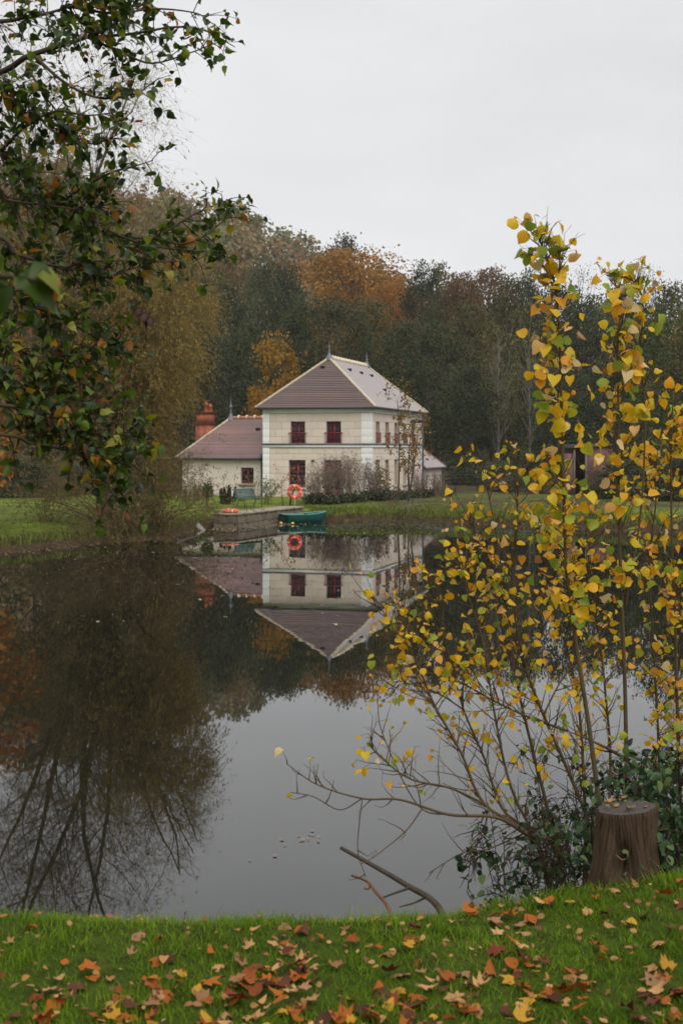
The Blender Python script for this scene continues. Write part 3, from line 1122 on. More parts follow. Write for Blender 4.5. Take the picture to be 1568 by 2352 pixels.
# ------------------------------------------------------------------ quay, life rings, bench, boat and floats
QZ = 0.56
qa = [np.array([-5.65, 62.85, 0]), np.array([-4.6, 62.8, 0]), np.array([-1.95, 70.6, 0]), np.array([-3.0, 70.95, 0])]
quay = thing('quay_wall', 'low weathered stone quay wall jutting into the pond beside the green boat', 'quay', (-3.8, 66.5, 0))
a = Acc()
a.hexa([q + UZ * -0.8 for q in qa] + [q + UZ * QZ for q in qa])
a.build('core', M['quay'], quay)
me_q = block_mesh('quay_stone', M['quay'])
def place_box(name, me, p, x, y, z, parent):
    p = np.asarray(p, float) - wloc(parent)
    return piece(name, me, Matrix(((x[0], y[0], z[0], p[0]), (x[1], y[1], z[1], p[1]), (x[2], y[2], z[2], p[2]), (0, 0, 0, 1))), parent)
for (A, B, nst) in ((qa[1], qa[2], 13), (qa[0], qa[1], 2)):
    u = unit(B - A)
    n = np.array([u[1], -u[0], 0])
    Lq = np.linalg.norm(B - A)
    for r, (z0, z1) in enumerate(((-0.2, 0.2), (0.2, QZ - 0.005))):
        js = np.sort(np.concatenate([[0.0], (np.arange(1, nst) + (0.5 if r % 2 else 0.0) + rng.uniform(-0.15, 0.15, nst - 1)) * Lq / nst, [Lq]]))
        js = js[js <= Lq]
        for k in range(len(js) - 1):
            pr = rng.uniform(0.03, 0.055)
            place_box('stone', me_q, A + u * (js[k] + 0.012) + UZ * (z0 + 0.01), u * (js[k + 1] - js[k] - 0.024), n * pr, UZ * (z1 - z0 - 0.02), quay)
nsl = 7
for k in range(nsl):
    t0, t1 = k / nsl, (k + 1) / nsl
    lo = lambda t: qa[0] * (1 - t) + qa[3] * t
    hi = lambda t: qa[1] * (1 - t) + qa[2] * t
    w_ = unit(qa[1] - qa[0]) * 0.08
    f_ = unit(qa[2] - qa[1])
    ex0 = f_ * (-0.07 if k == 0 else 0.006)
    ex1 = f_ * (0.05 if k == nsl - 1 else -0.006)
    c = [lo(t0) - w_ + ex0, hi(t0) + w_ + ex0, hi(t1) + w_ + ex1, lo(t1) - w_ + ex1]
    a = Acc()
    a.hexa([v + UZ * (QZ + 0.003) for v in c] + [v + UZ * (QZ + 0.09) for v in c])
    a.build('coping_slab', M['coping'], quay)

def torus(acc, R_, r_, nu=36, nv=12, u0=0, u1=2 * math.pi, squash=1.0):
    us = np.linspace(u0, u1, nu + 1)
    vs_ = np.arange(nv) * 2 * math.pi / nv
    V = np.stack([(R_ + r_ * np.cos(vs_)[None]) * np.cos(us)[:, None], (R_ + r_ * np.cos(vs_)[None]) * np.sin(us)[:, None], np.repeat(r_ * squash * np.sin(vs_)[None], nu + 1, 0)], -1)
    i = np.arange(nu)[:, None] * nv
    j = np.arange(nv)[None]
    j2 = (j + 1) % nv
    acc.add(V.reshape(-1, 3), np.stack([i + j, i + nv + j, i + nv + j2, i + j2], -1).reshape(-1, 4))

def life_ring(label, loc, rot):
    o = thing('life_ring', label, 'life ring', loc, 'orange life rings by the quay')
    o.rotation_euler = rot
    a = Acc()
    torus(a, 0.295, 0.092, squash=0.85)
    a.build('ring', M['orange'], o, local=True, smooth=True)
    for k in range(4):
        c = k * math.pi / 2
        a = Acc()
        torus(a, 0.295, 0.0955, 3, 12, c - 0.06, c + 0.06, squash=0.86)
        a.build('band', M['white_band'], o, local=True, smooth=True)
        b = Acc()
        t = np.linspace(c + 0.08, c + math.pi / 2 - 0.08, 9)
        rr = 0.395 + 0.012 * np.sin((t - c) * 2)
        b.tube(np.stack([rr * np.cos(t), rr * np.sin(t), 0.0 * t + 0.01], -1), 0.009, 5)
        b.build('grab_rope', M['rope'], o, local=True)
    return o
rp = P(676, 1130, 73.2)
life_ring('orange life ring hung upright on the leaning wooden post', rp, (R(84), 0, R(8)))
life_ring('orange life ring lying flat on the end of the stone quay', (P(529, 1176, 63.6)[0], 63.55, QZ + 0.09 + 0.082), (R(2), 0, R(20)))
pb = P(663, 1160, 73.6)
pb[2] = Hh(pb[0], pb[1])
post = thing('ring_post', 'leaning grey wooden post holding up the orange life ring', 'post', pb)
a = Acc()
tp = rp + np.array([0.02, 0.18, 0.28])
a.tube([pb - UZ * 0.3, pb + (tp - pb) * 0.5, tp], [0.06, 0.052, 0.045], 8)
a.build('upright', M['post_wood'], post)
a = Acc()
a.tube([tp + np.array([-0.33, 0.0, -0.06]), tp + np.array([0.2, 0, -0.02])], 0.025, 6)
a.build('cross_arm', M['post_wood'], post)
a = Acc()
a.tube(smooth_path([rp + np.array([0.03, -0.06, -0.36]), rp + np.array([0.02, -0.07, -0.7]), rp + np.array([0.0, 0.0, -0.86])]), 0.012, 5)
a.build('hanging_rope', M['rope'], post)

# bench
bc = P(566, 1166, 69.4)
bc[2] = Hh(bc[0], bc[1]) - 0.01
bench = thing('garden_bench', 'green slatted garden bench on the lawn behind the quay', 'bench', bc, rz=R(60))
# local: x along the bench, -y the facing side
BL = 1.75
prof_seat = [(-0.44, 0.40), (-0.375, 0.425), (-0.305, 0.428), (-0.235, 0.42), (-0.165, 0.408), (-0.095, 0.40), (-0.03, 0.41)]
prof_back = [(0.015, 0.46), (0.04, 0.525), (0.062, 0.59), (0.085, 0.655), (0.11, 0.72), (0.14, 0.785), (0.175, 0.845), (0.225, 0.885)]
for (y_, z_) in prof_seat:
    a = Acc()
    a.box(-BL / 2, BL / 2, y_ - 0.026, y_ + 0.026, z_ - 0.011, z_ + 0.011)
    a.build('seat_slat', M['bench'], bench, local=True)
for i, (y_, z_) in enumerate(prof_back):
    nx = (prof_back[min(i + 1, 7)][0] - prof_back[max(i - 1, 0)][0], prof_back[min(i + 1, 7)][1] - prof_back[max(i - 1, 0)][1])
    ln = math.hypot(*nx)
    ty, tz = nx[0] / ln * 0.025, nx[1] / ln * 0.025
    py_, pz_ = -nx[1] / ln * 0.011, nx[0] / ln * 0.011
    c = []
    for s in (-1, 1):
        for (sx, q) in ((-1, -1), (1, -1), (1, 1), (-1, 1)):
            c.append((sx * BL / 2, y_ + ty * s + py_ * q, z_ + tz * s + pz_ * q))
    a = Acc()
    a.hexa(c)
    a.build('back_slat', M['bench'], bench, local=True)
for x_ in (-BL / 2 + 0.12, BL / 2 - 0.12):
    a = Acc()
    path = [(x_, y_ + 0.0, z_ - 0.03) for y_, z_ in prof_seat] + [(x_, y_ + 0.03, z_) for y_, z_ in prof_back]
    a.tube(smooth_path(path, 2), 0.018, 6)
    a.build('side_frame', M['iron'], bench, local=True)
    for (y0_, y1_) in ((-0.42, -0.36), (0.10, -0.06)):
        b = Acc()
        b.tube(smooth_path([(x_, y1_, 0.40), (x_, (y0_ + y1_) / 2 - 0.02, 0.22), (x_, y0_, -0.03)], 4), 0.02, 6)
        b.build('leg', M['iron'], bench, local=True)

# boat
bo = thing('rowing_boat', 'small green plastic rowing boat moored at the end of the quay', 'boat', (P(700, 1200, 67.6)[0], 67.6, 0.0), rz=R(28))
BLn, BB = 2.2, 1.16
stn = np.linspace(0, 1, 15)
def hull_half(t):          # half beam at gunwale, half beam at bottom, keel z, gunwale z
    hb = BB / 2 * (0.86 + 0.14 * math.sin(min(1, t * 2.2) * math.pi / 2)) * (1 - max(0, (t - 0.42) / 0.58) ** 2.4 * 0.86)
    bb = hb * (0.72 - 0.25 * max(0, t - 0.5))
    kz = -0.10 + 0.30 * max(0, (t - 0.72) / 0.28) ** 2
    gz = 0.40 + 0.10 * max(0, (t - 0.45) / 0.55) ** 1.5
    return hb, bb, kz, gz
def loft(inset):
    V = []
    for t in stn:
        hb, bb, kz, gz = hull_half(t)
        hb -= inset
        bb -= inset
        x = -BLn / 2 + BLn * t + 0.10 * max(0, t - 0.8)
        k = kz + (0.05 if inset else 0)
        V += [(x - 0.03, -hb, gz), (x, -hb * 0.97, (gz + k) * 0.62), (x, -bb, k + 0.02), (x, 0, k - 0.02), (x, bb, k + 0.02), (x, hb * 0.97, (gz + k) * 0.62), (x - 0.03, hb, gz)]
    return np.array(V)
a = Acc()
nS = len(stn)
F = [[i * 7 + j, i * 7 + j + 1, (i + 1) * 7 + j + 1, (i + 1) * 7 + j] for i in range(nS - 1) for j in range(6)]
a.add(loft(0), F)
for e in (0, (nS - 1) * 7):
    a.more([[e, e + 1, e + 5, e + 6], [e + 1, e + 2, e + 4, e + 5]])
    a.more([[e + 2, e + 3, e + 4]])
a.add(loft(0.05), F)
for e in (0, (nS - 1) * 7):
    a.more([[e, e + 1, e + 5, e + 6], [e + 1, e + 2, e + 4, e + 5]])
a.build('hull', M['boat'], bo, local=True, smooth=True)
rim = []
for s in (-1, 1):
    rim.append([(-BLn / 2 + BLn * t + 0.10 * max(0, t - 0.8) - 0.03, s * (hull_half(t)[0] - 0.025), hull_half(t)[3]) for t in stn])
a = Acc()
loop = rim[0] + rim[1][::-1] + [rim[0][0]]
a.tube(loop, 0.036, 6)
a.build('gunwale', M['boat_rim'], bo, local=True)
for x_ in (-0.62, 0.12):
    t = (x_ + BLn / 2) / BLn
    hb = hull_half(t)[0] - 0.06
    a = Acc()
    a.box(x_ - 0.13, x_ + 0.13, -hb, hb, 0.24, 0.28)
    a.build('thwart', M['boat_rim'], bo, local=True)
for t, s in ((0.38, -1), (0.38, 1)):
    a = Acc()
    x_ = -BLn / 2 + BLn * t
    a.box(x_ - 0.05, x_ + 0.05, s * hull_half(t)[0] - 0.05, s * hull_half(t)[0] + 0.03, 0.43, 0.465)
    a.build('oarlock', M['boat'], bo, local=True)

for i, (px, py, lab) in enumerate(((672, 1204, 'yellow round float on the water in front of the boat'), (645, 1203, 'dull yellow float against the quay at the boat stern'))):
    p = P(px, py, 65.8 + 0.3 * i)
    o = thing('mooring_float', lab, 'float', (p[0], p[1], 0.0), 'yellow mooring floats')
    a = Acc()
    t = np.linspace(-math.pi / 2, math.pi / 2, 9)
    a.lathe(np.stack([0.075 * np.cos(t), 0.085 * np.sin(t)], -1), (0, 0, 0.03), 12)
    a.build('ball', M['buoy'], o, local=True, smooth=True)
    a = Acc()
    a.lathe([(0.076, 0.005), (0.079, 0.012), (0.079, 0.03), (0.076, 0.037)], (0, 0, 0), 12)
    a.build('band', M['black'], o, local=True)
    a = Acc()
    a.tube([(0, 0, 0.11), (0.0, 0, 0.15), (0.03, 0, 0.16)], 0.012, 5)
    a.build('eye', M['black'], o, local=True)

# plank down the bank, branch lying in the water
p0, p1 = P(443, 1196, 62.6), P(463, 1219, 61.2)
p1[2] = 0.0
o = thing('wooden_plank', 'grey weathered plank sloping down the bank into the water', 'plank', p1)
a = Acc()
u = unit(p1 - p0)
sd = np.array([0.95, 0.3, 0]) * 0.14
nn = np.array([0, 0, 0.05])
e1 = p1 + u * 0.5
a.hexa([p0 - sd, p0 + sd, e1 + sd, e1 - sd, p0 - sd + nn, p0 + sd + nn, e1 + sd + nn, e1 - sd + nn])
a.build('board', M['grey_plank'], o)
a = Acc()
a.tube([p0 + u * 0.55 - sd * 0.9 + nn * 1.3, p0 + u * 0.55 + sd * 0.9 + nn * 1.3], 0.025, 5)
a.build('cleat', M['grey_plank'], o)
b0 = P(402, 1249, 53.0)
o = thing('sunken_branch', 'dark forked branch rising from the water by the left bank', 'branch', (b0[0], b0[1], 0))
a = Acc()
w0 = np.array([b0[0], b0[1], -0.1])
a.tube(smooth_path([w0, P(420, 1243, 53.5), P(440, 1236, 54), P(452, 1232, 54.3)]), [0.09] * 6 + [0.07] * 6 + [0.05] * 7, 7)
a.build('limb', M['dead_wood'], o)
a = Acc()
a.tube(smooth_path([P(440, 1236, 54), P(447, 1240, 54), P(451, 1243, 54)]), 0.025, 5)
a.build('twig', M['dead_wood'], o)
a = Acc()
a.tube(smooth_path([P(425, 1242, 53.6), P(436, 1228, 53.8), P(441, 1222, 54)]), 0.02, 5)
a.build('twig', M['dead_wood'], o)

# wire fence beyond the shrubs, right of the house
fp = [P(940, 1140, 84), P(975, 1140, 87), P(1010, 1140, 90), P(1045, 1138, 93), P(1095, 1136, 96), P(1150, 1135, 99)]
for p in fp:
    p[2] = Hh(p[0], p[1])
o = thing('wire_fence', 'thin dark wire fence on slim posts beyond the shrubs', 'fence', fp[0])
for p in fp:
    a = Acc()
    a.tube([p - UZ * 0.2, p + UZ * 1.15], 0.028, 6)
    a.build('post', M['iron'], o)
for k, z in enumerate((0.15, 0.4, 0.65, 0.9, 1.1)):
    a = Acc()
    a.tube([p + UZ * z for p in fp], 0.011, 4)
    a.build('wire', M['iron'], o)

# brick outbuilding half hidden at the right
sh0 = P(1312, 1140, 88)
shz = Hh(sh0[0], 88) - 0.1
shed = thing('brick_outbuilding', 'old pink brick outbuilding with dark doorway behind the yellow leaves', 'outbuilding', (sh0[0], 88, shz), rz=R(-6))
a = Acc()
a.box(0.95, 2.5, 0, 0.3, 0, 3.1)
a.box(-0.3, 0.1, 0.02, 0.3, 0, 2.7)
a.box(2.2, 2.5, 0.3, 3.0, 0, 3.1)
a.box(-0.3, -0.05, 0.3, 3.0, 0, 2.7)
a.box(-0.05, 2.2, 2.7, 3.0, 0, 3.1)
a.build('wall', M['shed_brick'], shed, local=True)
a = Acc()
a.box(0.1, 0.22, -0.03, 0.25, 0, 2.95)
a.build('door_post', M['bark_pale'], shed, local=True)
a = Acc()
a.box(0.82, 0.945, -0.03, 0.25, 0, 2.95)
a.build('door_post', M['bark_pale'], shed, local=True)
a = Acc()
a.hexa([(-0.4, -0.12, 2.98), (2.6, -0.12, 3.12), (2.6, 3.2, 3.3), (-0.4, 3.2, 3.2), (-0.4, -0.12, 3.04), (2.6, -0.12, 3.18), (2.6, 3.2, 3.36), (-0.4, 3.2, 3.26)])
a.build('roof', pbr('slate_roof', lin('3c3830'), 0.9, 0.1, var=0.6, scale=3), shed, local=True)

# ------------------------------------------------------------------ leaf shapes (side x, axis y, normal z; length 1)
def leaf_shape(outline, fold=0.18, droop=0.15, wave=0.0):
    """outline: right half as (x, y); mid-rib on x=0; folded and drooping blade"""
    V, F = [], []
    ys_ = [p[1] for p in outline]
    for (x, y) in outline:
        zc = -droop * y * y
        w1, w2 = wave * math.sin(y * 9 + 1), wave * math.sin(y * 8 + 3.4)
        V += [(-x * (1 + w1), y + w2 * 0.3, zc + fold * x + w1 * x * 1.5), (0, y, zc), (x * (1 + w2), y - w1 * 0.3, zc + fold * x + w2 * x * 1.5)]
    for i in range(len(outline) - 1):
        b = i * 3
        F += [(b, b + 1, b + 4, b + 3), (b + 1, b + 2, b + 5, b + 4)]
    return np.array(V), F
LINDEN = [leaf_shape([(0.02, 0.0), (0.38, -0.10), (0.53, 0.16), (0.47, 0.36), (0.42, 0.60), (0.16, 0.84), (0.01, 1.14)], f, d) for f, d in ((0.45, 0.3), (-0.35, 0.4), (0.95, 0.2), (0.15, 0.7), (-0.7, 0.5))]
POPLAR = [leaf_shape([(0.02, 0.0), (0.30, 0.01), (0.47, 0.15), (0.52, 0.36), (0.41, 0.62), (0.22, 0.82), (0.01, 1.0)], f, d, w) for f, d, w in ((0.15, 0.2, 0.04), (-0.35, 0.4, 0.06), (0.6, 0.25, 0.07), (0.25, 0.7, 0.05), (-0.2, -0.45, 0.06), (0.9, 0.4, 0.09), (-0.6, 0.1, 0.06))]
OVATE = [leaf_shape([(0.02, 0.0), (0.28, 0.18), (0.34, 0.42), (0.22, 0.75), (0.01, 1.0)], f, d) for f, d in ((0.2, 0.15), (-0.2, 0.3), (0.45, 0.1))]
NARROW = (np.array([(-0.07, 0.35, 0), (0, 0, 0), (0.07, 0.35, 0), (0, 1, -0.12)]), [(0, 1, 2), (0, 2, 3)])
DIAM = (np.array([(-0.5, 0.45, 0.05), (0, 0, 0), (0.5, 0.5, 0.05), (0.05, 1.0, -0.05)]), [(0, 1, 2, 3)])

def maple_shape(curl, seed):
    r = np.random.default_rng(seed)
    lob = [(90, 0.95), (66, 0.58), (48, 0.84), (27, 0.52), (8, 0.66), (-22, 0.40), (-45, 0.38), (-80, 0.10)]
    pts = [(math.radians(a_), r_ * r.uniform(0.9, 1.1)) for a_, r_ in lob]
    pts += [(math.pi - a_, r_ * r.uniform(0.92, 1.08)) for a_, r_ in pts[1:][::-1]]
    V = [(0, 0, 0)]
    for a_, r_ in pts:
        x, y = r_ * math.cos(a_), r_ * math.sin(a_)
        z = curl * (x * x + 0.6 * y * y) * 0.8 + 0.2 * math.sin(3 * a_ + seed) * r_ + r.normal(0, 0.07)
        V.append((x, y, z))
    n = len(V) - 1
    F = [(0, 1 + i, 1 + (i + 1) % n) for i in range(n)]
    # petiole
    V += [(-0.012, -0.05, 0), (0.012, -0.05, 0), (0.02, -0.75, 0.10), (0.0, -0.75, 0.10)]
    F.append((n + 1, n + 2, n + 3, n + 4))
    return np.array(V, float) * 0.55, F
MAPLE = [maple_shape(c, s) for c, s in ((0.7, 1), (-0.6, 2), (1.2, 3), (0.25, 4), (-1.0, 5))]
CURLED = [leaf_shape([(0.02, 0.0), (0.26, 0.10), (0.40, 0.35), (0.30, 0.7), (0.12, 0.92), (0.01, 1.02)], f, d) for f, d in ((0.6, 0.3), (-0.5, -0.4), (0.3, -0.3))]

def leaf_meshes(name, shapes, mat):
    ms = []
    for tv, tf in shapes:
        a = Acc()
        for k in (3, 4):
            f = [q for q in tf if len(q) == k]
            if f and a.n == 0:
                a.add(tv, f)
            elif f:
                a.more(f)
        me = a.mesh(name, smooth=True)
        me.materials.append(mat)
        ms.append(me)
    return ms

def place_leaves(name, root, meshes, shapes, pos, rot, size, nparts, stuff_mat, stuff_name='leaves'):
    """the largest leaves as pieces of their own, the rest joined as one part"""
    N = len(pos)
    base = wloc(root)
    # those that show largest: nearest to the eye for their size
    d = np.linalg.norm(pos - np.array([0, 0, ZC]), axis=1)
    px = (pos[:, 0]) / pos[:, 1] * FOC + CX
    vis = (px > -20) & (px < 1590)
    order = np.argsort(-(size / d) * np.where(vis, 1.0, 0.2))
    pick = np.zeros(N, bool)
    pick[order[:nparts]] = True
    kind = rng.integers(0, len(shapes), N)
    for i in np.where(pick)[0]:
        r = rot[i] * size[i]
        p = pos[i] - base
        m4 = Matrix(((r[0, 0], r[0, 1], r[0, 2], p[0]), (r[1, 0], r[1, 1], r[1, 2], p[1]), (r[2, 0], r[2, 1], r[2, 2], p[2]), (0, 0, 0, 1)))
        piece(name, meshes[kind[i]], m4, root)
    rest = np.where(~pick)[0]
    if len(rest):
        a = Acc()
        for k, (tv, tf) in enumerate(shapes):
            s = rest[kind[rest] == k]
            a.scatter(tv, tf, pos[s], rot[s], size[s], rng.random(len(s)))
        a.build(stuff_name, stuff_mat, root, kind='stuff', smooth=True)

# ------------------------------------------------------------------ trees of the wood behind
def crown_points(r, h, base, rad, ncl, per, rc, prof, leaf, tonew=0.5, squash=0.75):
    u = r.uniform(0, 1, ncl) ** 0.8
    th = r.uniform(0, 2 * math.pi, ncl)
    pr = np.interp(u, prof[0], prof[1]) * rad
    rr = pr * np.sqrt(r.uniform(0.2, 1.0, ncl)) * r.uniform(0.85, 1.12, ncl)
    c = np.stack([rr * np.cos(th), rr * np.sin(th), base + u * (h - base)], -1)
    ct = r.random(ncl)
    n = ncl * per
    idx = np.repeat(np.arange(ncl), per)
    rcs = rc * r.uniform(0.6, 1.35, ncl)
    off = np.clip(r.normal(0, 1, (n, 3)), -1.45, 1.45) * 0.6
    off[:, 2] *= squash
    p = c[idx] + off * rcs[idx][:, None]
    outw = unit(np.stack([p[:, 0], p[:, 1], np.zeros(n)], -1))
    nm = unit(outw * 0.5 + np.array([0, 0, 0.55]) + r.normal(0, 0.6, (n, 3)))
    axs = unit(np.cross(nm, r.normal(0, 1, (n, 3))))
    rot = frames(axs, nm)
    size = leaf * r.uniform(0.6, 1.35, n)
    tone = np.clip(tonew * ct[idx] + (1 - tonew) * r.random(n), 0, 1)
    return c, p, rot, size, tone

PROF_ROUND = ([0, 0.15, 0.45, 0.75, 0.93, 1], [0.6, 0.9, 1.0, 0.92, 0.66, 0.3])
PROF_TALL = ([0, 0.1, 0.4, 0.7, 0.9, 1], [0.65, 0.9, 1.0, 0.88, 0.62, 0.3])
PROF_CONE = ([0, 0.2, 0.6, 1], [1.0, 0.8, 0.4, 0.05])

def tree_proto(name, seed, h, rad, base, ncl, per, rc, leaf, leafm, barkm, prof, limbs=24, trunk_r=None, tonew=0.5):
    r = np.random.default_rng(seed)
    root = bpy.data.objects.new(name, None)
    col.objects.link(root)
    c, p, rot, size, tone = crown_points(r, h, base, rad, ncl, per, rc, prof, leaf, tonew)
    a = Acc()
    a.scatter(*DIAM, p, rot, size, tone)
    a.build('crown', leafm, root, local=True)
    t = Acc()
    tr = trunk_r or 0.016 * h
    zz = np.linspace(-0.5, h * 0.9, 9)
    tx = np.cumsum(r.normal(0, 0.02 * h / 9 * 2, 9))
    ty = np.cumsum(r.normal(0, 0.02 * h / 9 * 2, 9))
    tx[:2] = 0
    ty[:2] = 0
    path = np.stack([tx, ty, zz], -1)
    t.tube(path, np.linspace(tr * 1.2, tr * 0.12, 9), 7)
    for k in r.choice(ncl, min(limbs, ncl), replace=False):
        e = c[k]
        zs = max(base * 0.6, e[2] - 0.25 * h * r.uniform(0.3, 1.0) - 0.3 * math.hypot(e[0], e[1]))
        s = np.array([np.interp(zs, zz, tx), np.interp(zs, zz, ty), zs])
        m_ = (s + e) / 2 + r.normal(0, 0.3, 3)
        t.tube(smooth_path([s, m_, e], 3), np.linspace(tr * 0.35, tr * 0.08, 7), 5)
    t.build('trunk', barkm, root, local=True)
    return root

G = lambda *s: [(i / (len(s) - 1), lin(c)) for i, c in enumerate(s)]
lm_dark = leaf_mat('foliage_dark_green', G('2a301c', '343c20', '404626', '4e4c2a'), jit=0.25, trans=0.3, rough=0.7)
lm_olive = leaf_mat('foliage_olive', G('3a4024', '4c4e28', '5c562a', '6a5c2e'), jit=0.2, trans=0.3, rough=0.7)
lm_brown = leaf_mat('foliage_brown', G('383a22', '444628', '4e4a2a', '42442a'), jit=0.2, trans=0.3, rough=0.7)
lm_orange = leaf_mat('foliage_orange', G('644a20', '865c22', '9a6624', 'a8742c'), jit=0.12, trans=0.35, rough=0.7)
lm_russet = leaf_mat('foliage_russet', G('52482a', '66502c', '74542e', '5c5630'), jit=0.15, trans=0.35, rough=0.7)
lm_gold = leaf_mat('foliage_gold', G('6c5018', '86601a', '986a18', '62602a'), jit=0.1, trans=0.4, rough=0.7)
lm_speck = leaf_mat('foliage_green_gold', G('2c3c1c', '3c4a20', '55581e', 'a07a20'), jit=0.1, trans=0.35, rough=0.6)
lm_red = leaf_mat('foliage_red_orange', G('74401c', '94581e', 'a0681f', '84381c'), jit=0.1, trans=0.4, rough=0.6)

protos = {
    'dark_a': tree_proto('dark_tree', 1, 22, 6.0, 1.5, 120, 90, 1.7, 0.30, lm_dark, M['bark_grey'], PROF_TALL),
    'dark_b': tree_proto('dark_tree', 2, 20, 5.2, 1.0, 110, 90, 1.6, 0.30, lm_dark, M['bark_grey'], PROF_ROUND),
    'olive': tree_proto('olive_tree', 3, 20, 4.6, 2.0, 90, 80, 1.5, 0.30, lm_olive, M['bark_grey'], PROF_TALL),
    'brown': tree_proto('brown_tree', 4, 18, 5.0, 1.5, 100, 80, 1.5, 0.28, lm_brown, M['bark_grey'], PROF_ROUND),
    'orange': tree_proto('orange_oak', 5, 28, 9.0, 5.0, 150, 100, 2.0, 0.36, lm_orange, M['bark_grey'], PROF_ROUND),
    'russet': tree_proto('russet_tree', 6, 22, 6.0, 4.0, 100, 80, 1.7, 0.34, lm_russet, M['bark_grey'], PROF_ROUND),
    'gold': tree_proto('golden_maple', 7, 10, 2.7, 1.5, 42, 70, 0.85, 0.24, lm_gold, M['bark_grey'], PROF_TALL),
    'pale': tree_proto('slender_tree', 8, 17, 2.4, 5.0, 60, 26, 1.2, 0.22, lm_olive, M['bark_pale'], PROF_TALL, limbs=40, trunk_r=0.16),
    'bare': tree_proto('bare_tree', 9, 20, 4.5, 5.0, 110, 14, 1.3, 0.2, lm_brown, M['bark_grey'], PROF_ROUND, limbs=100, trunk_r=0.2),
    'speck': tree_proto('speckled_tree', 10, 13, 4.6, 1.0, 120, 110, 1.1, 0.17, lm_speck, M['bark_grey'], PROF_ROUND),
    'shrub': tree_proto('woodland_shrub', 12, 4.5, 2.4, 0.1, 50, 70, 0.8, 0.2, lm_dark, M['bark_grey'], PROF_ROUND, limbs=14, trunk_r=0.06),
    'scrub': tree_proto('woodland_shrub', 13, 4.5, 2.6, 0.1, 50, 60, 0.8, 0.18, lm_brown, M['bark_grey'], PROF_ROUND, limbs=20, trunk_r=0.06),
}
PH = {'dark_a': 22, 'dark_b': 20, 'olive': 20, 'brown': 18, 'orange': 28, 'russet': 22, 'gold': 10, 'pale': 17, 'bare': 20, 'speck': 13, 'shrub': 4.5, 'scrub': 4.5}
PR = {'dark_a': 6.0, 'dark_b': 5.2, 'olive': 4.6, 'brown': 5.0, 'orange': 9.0, 'russet': 6.0, 'gold': 2.7, 'pale': 2.4, 'bare': 4.5, 'speck': 4.6, 'shrub': 2.4, 'scrub': 2.6}
used = set()
def put_tree(kind, px, top, d, halfw, label, cat='tree', group='trees of the wood behind the house'):
    """a tree standing at distance d whose top shows at `top`, crown half-width in photo units"""
    pr = protos[kind]
    o = pr if kind not in used else copy_tree(pr)
    used.add(kind)
    x = (px - CX) / FOC * d
    z = Hh(x, d)
    h = ZC - (top - HY) / FOC * d - z
    sz = h / PH[kind]
    sx = halfw / FOC * d / PR[kind] * 1.12
    o.location = (x, d, z - 0.15)
    o.scale = (sx, sx, sz)
    o.rotation_euler = (0, 0, rng.uniform(0, 6.28))
    tag(o, label, cat, group)
    return o

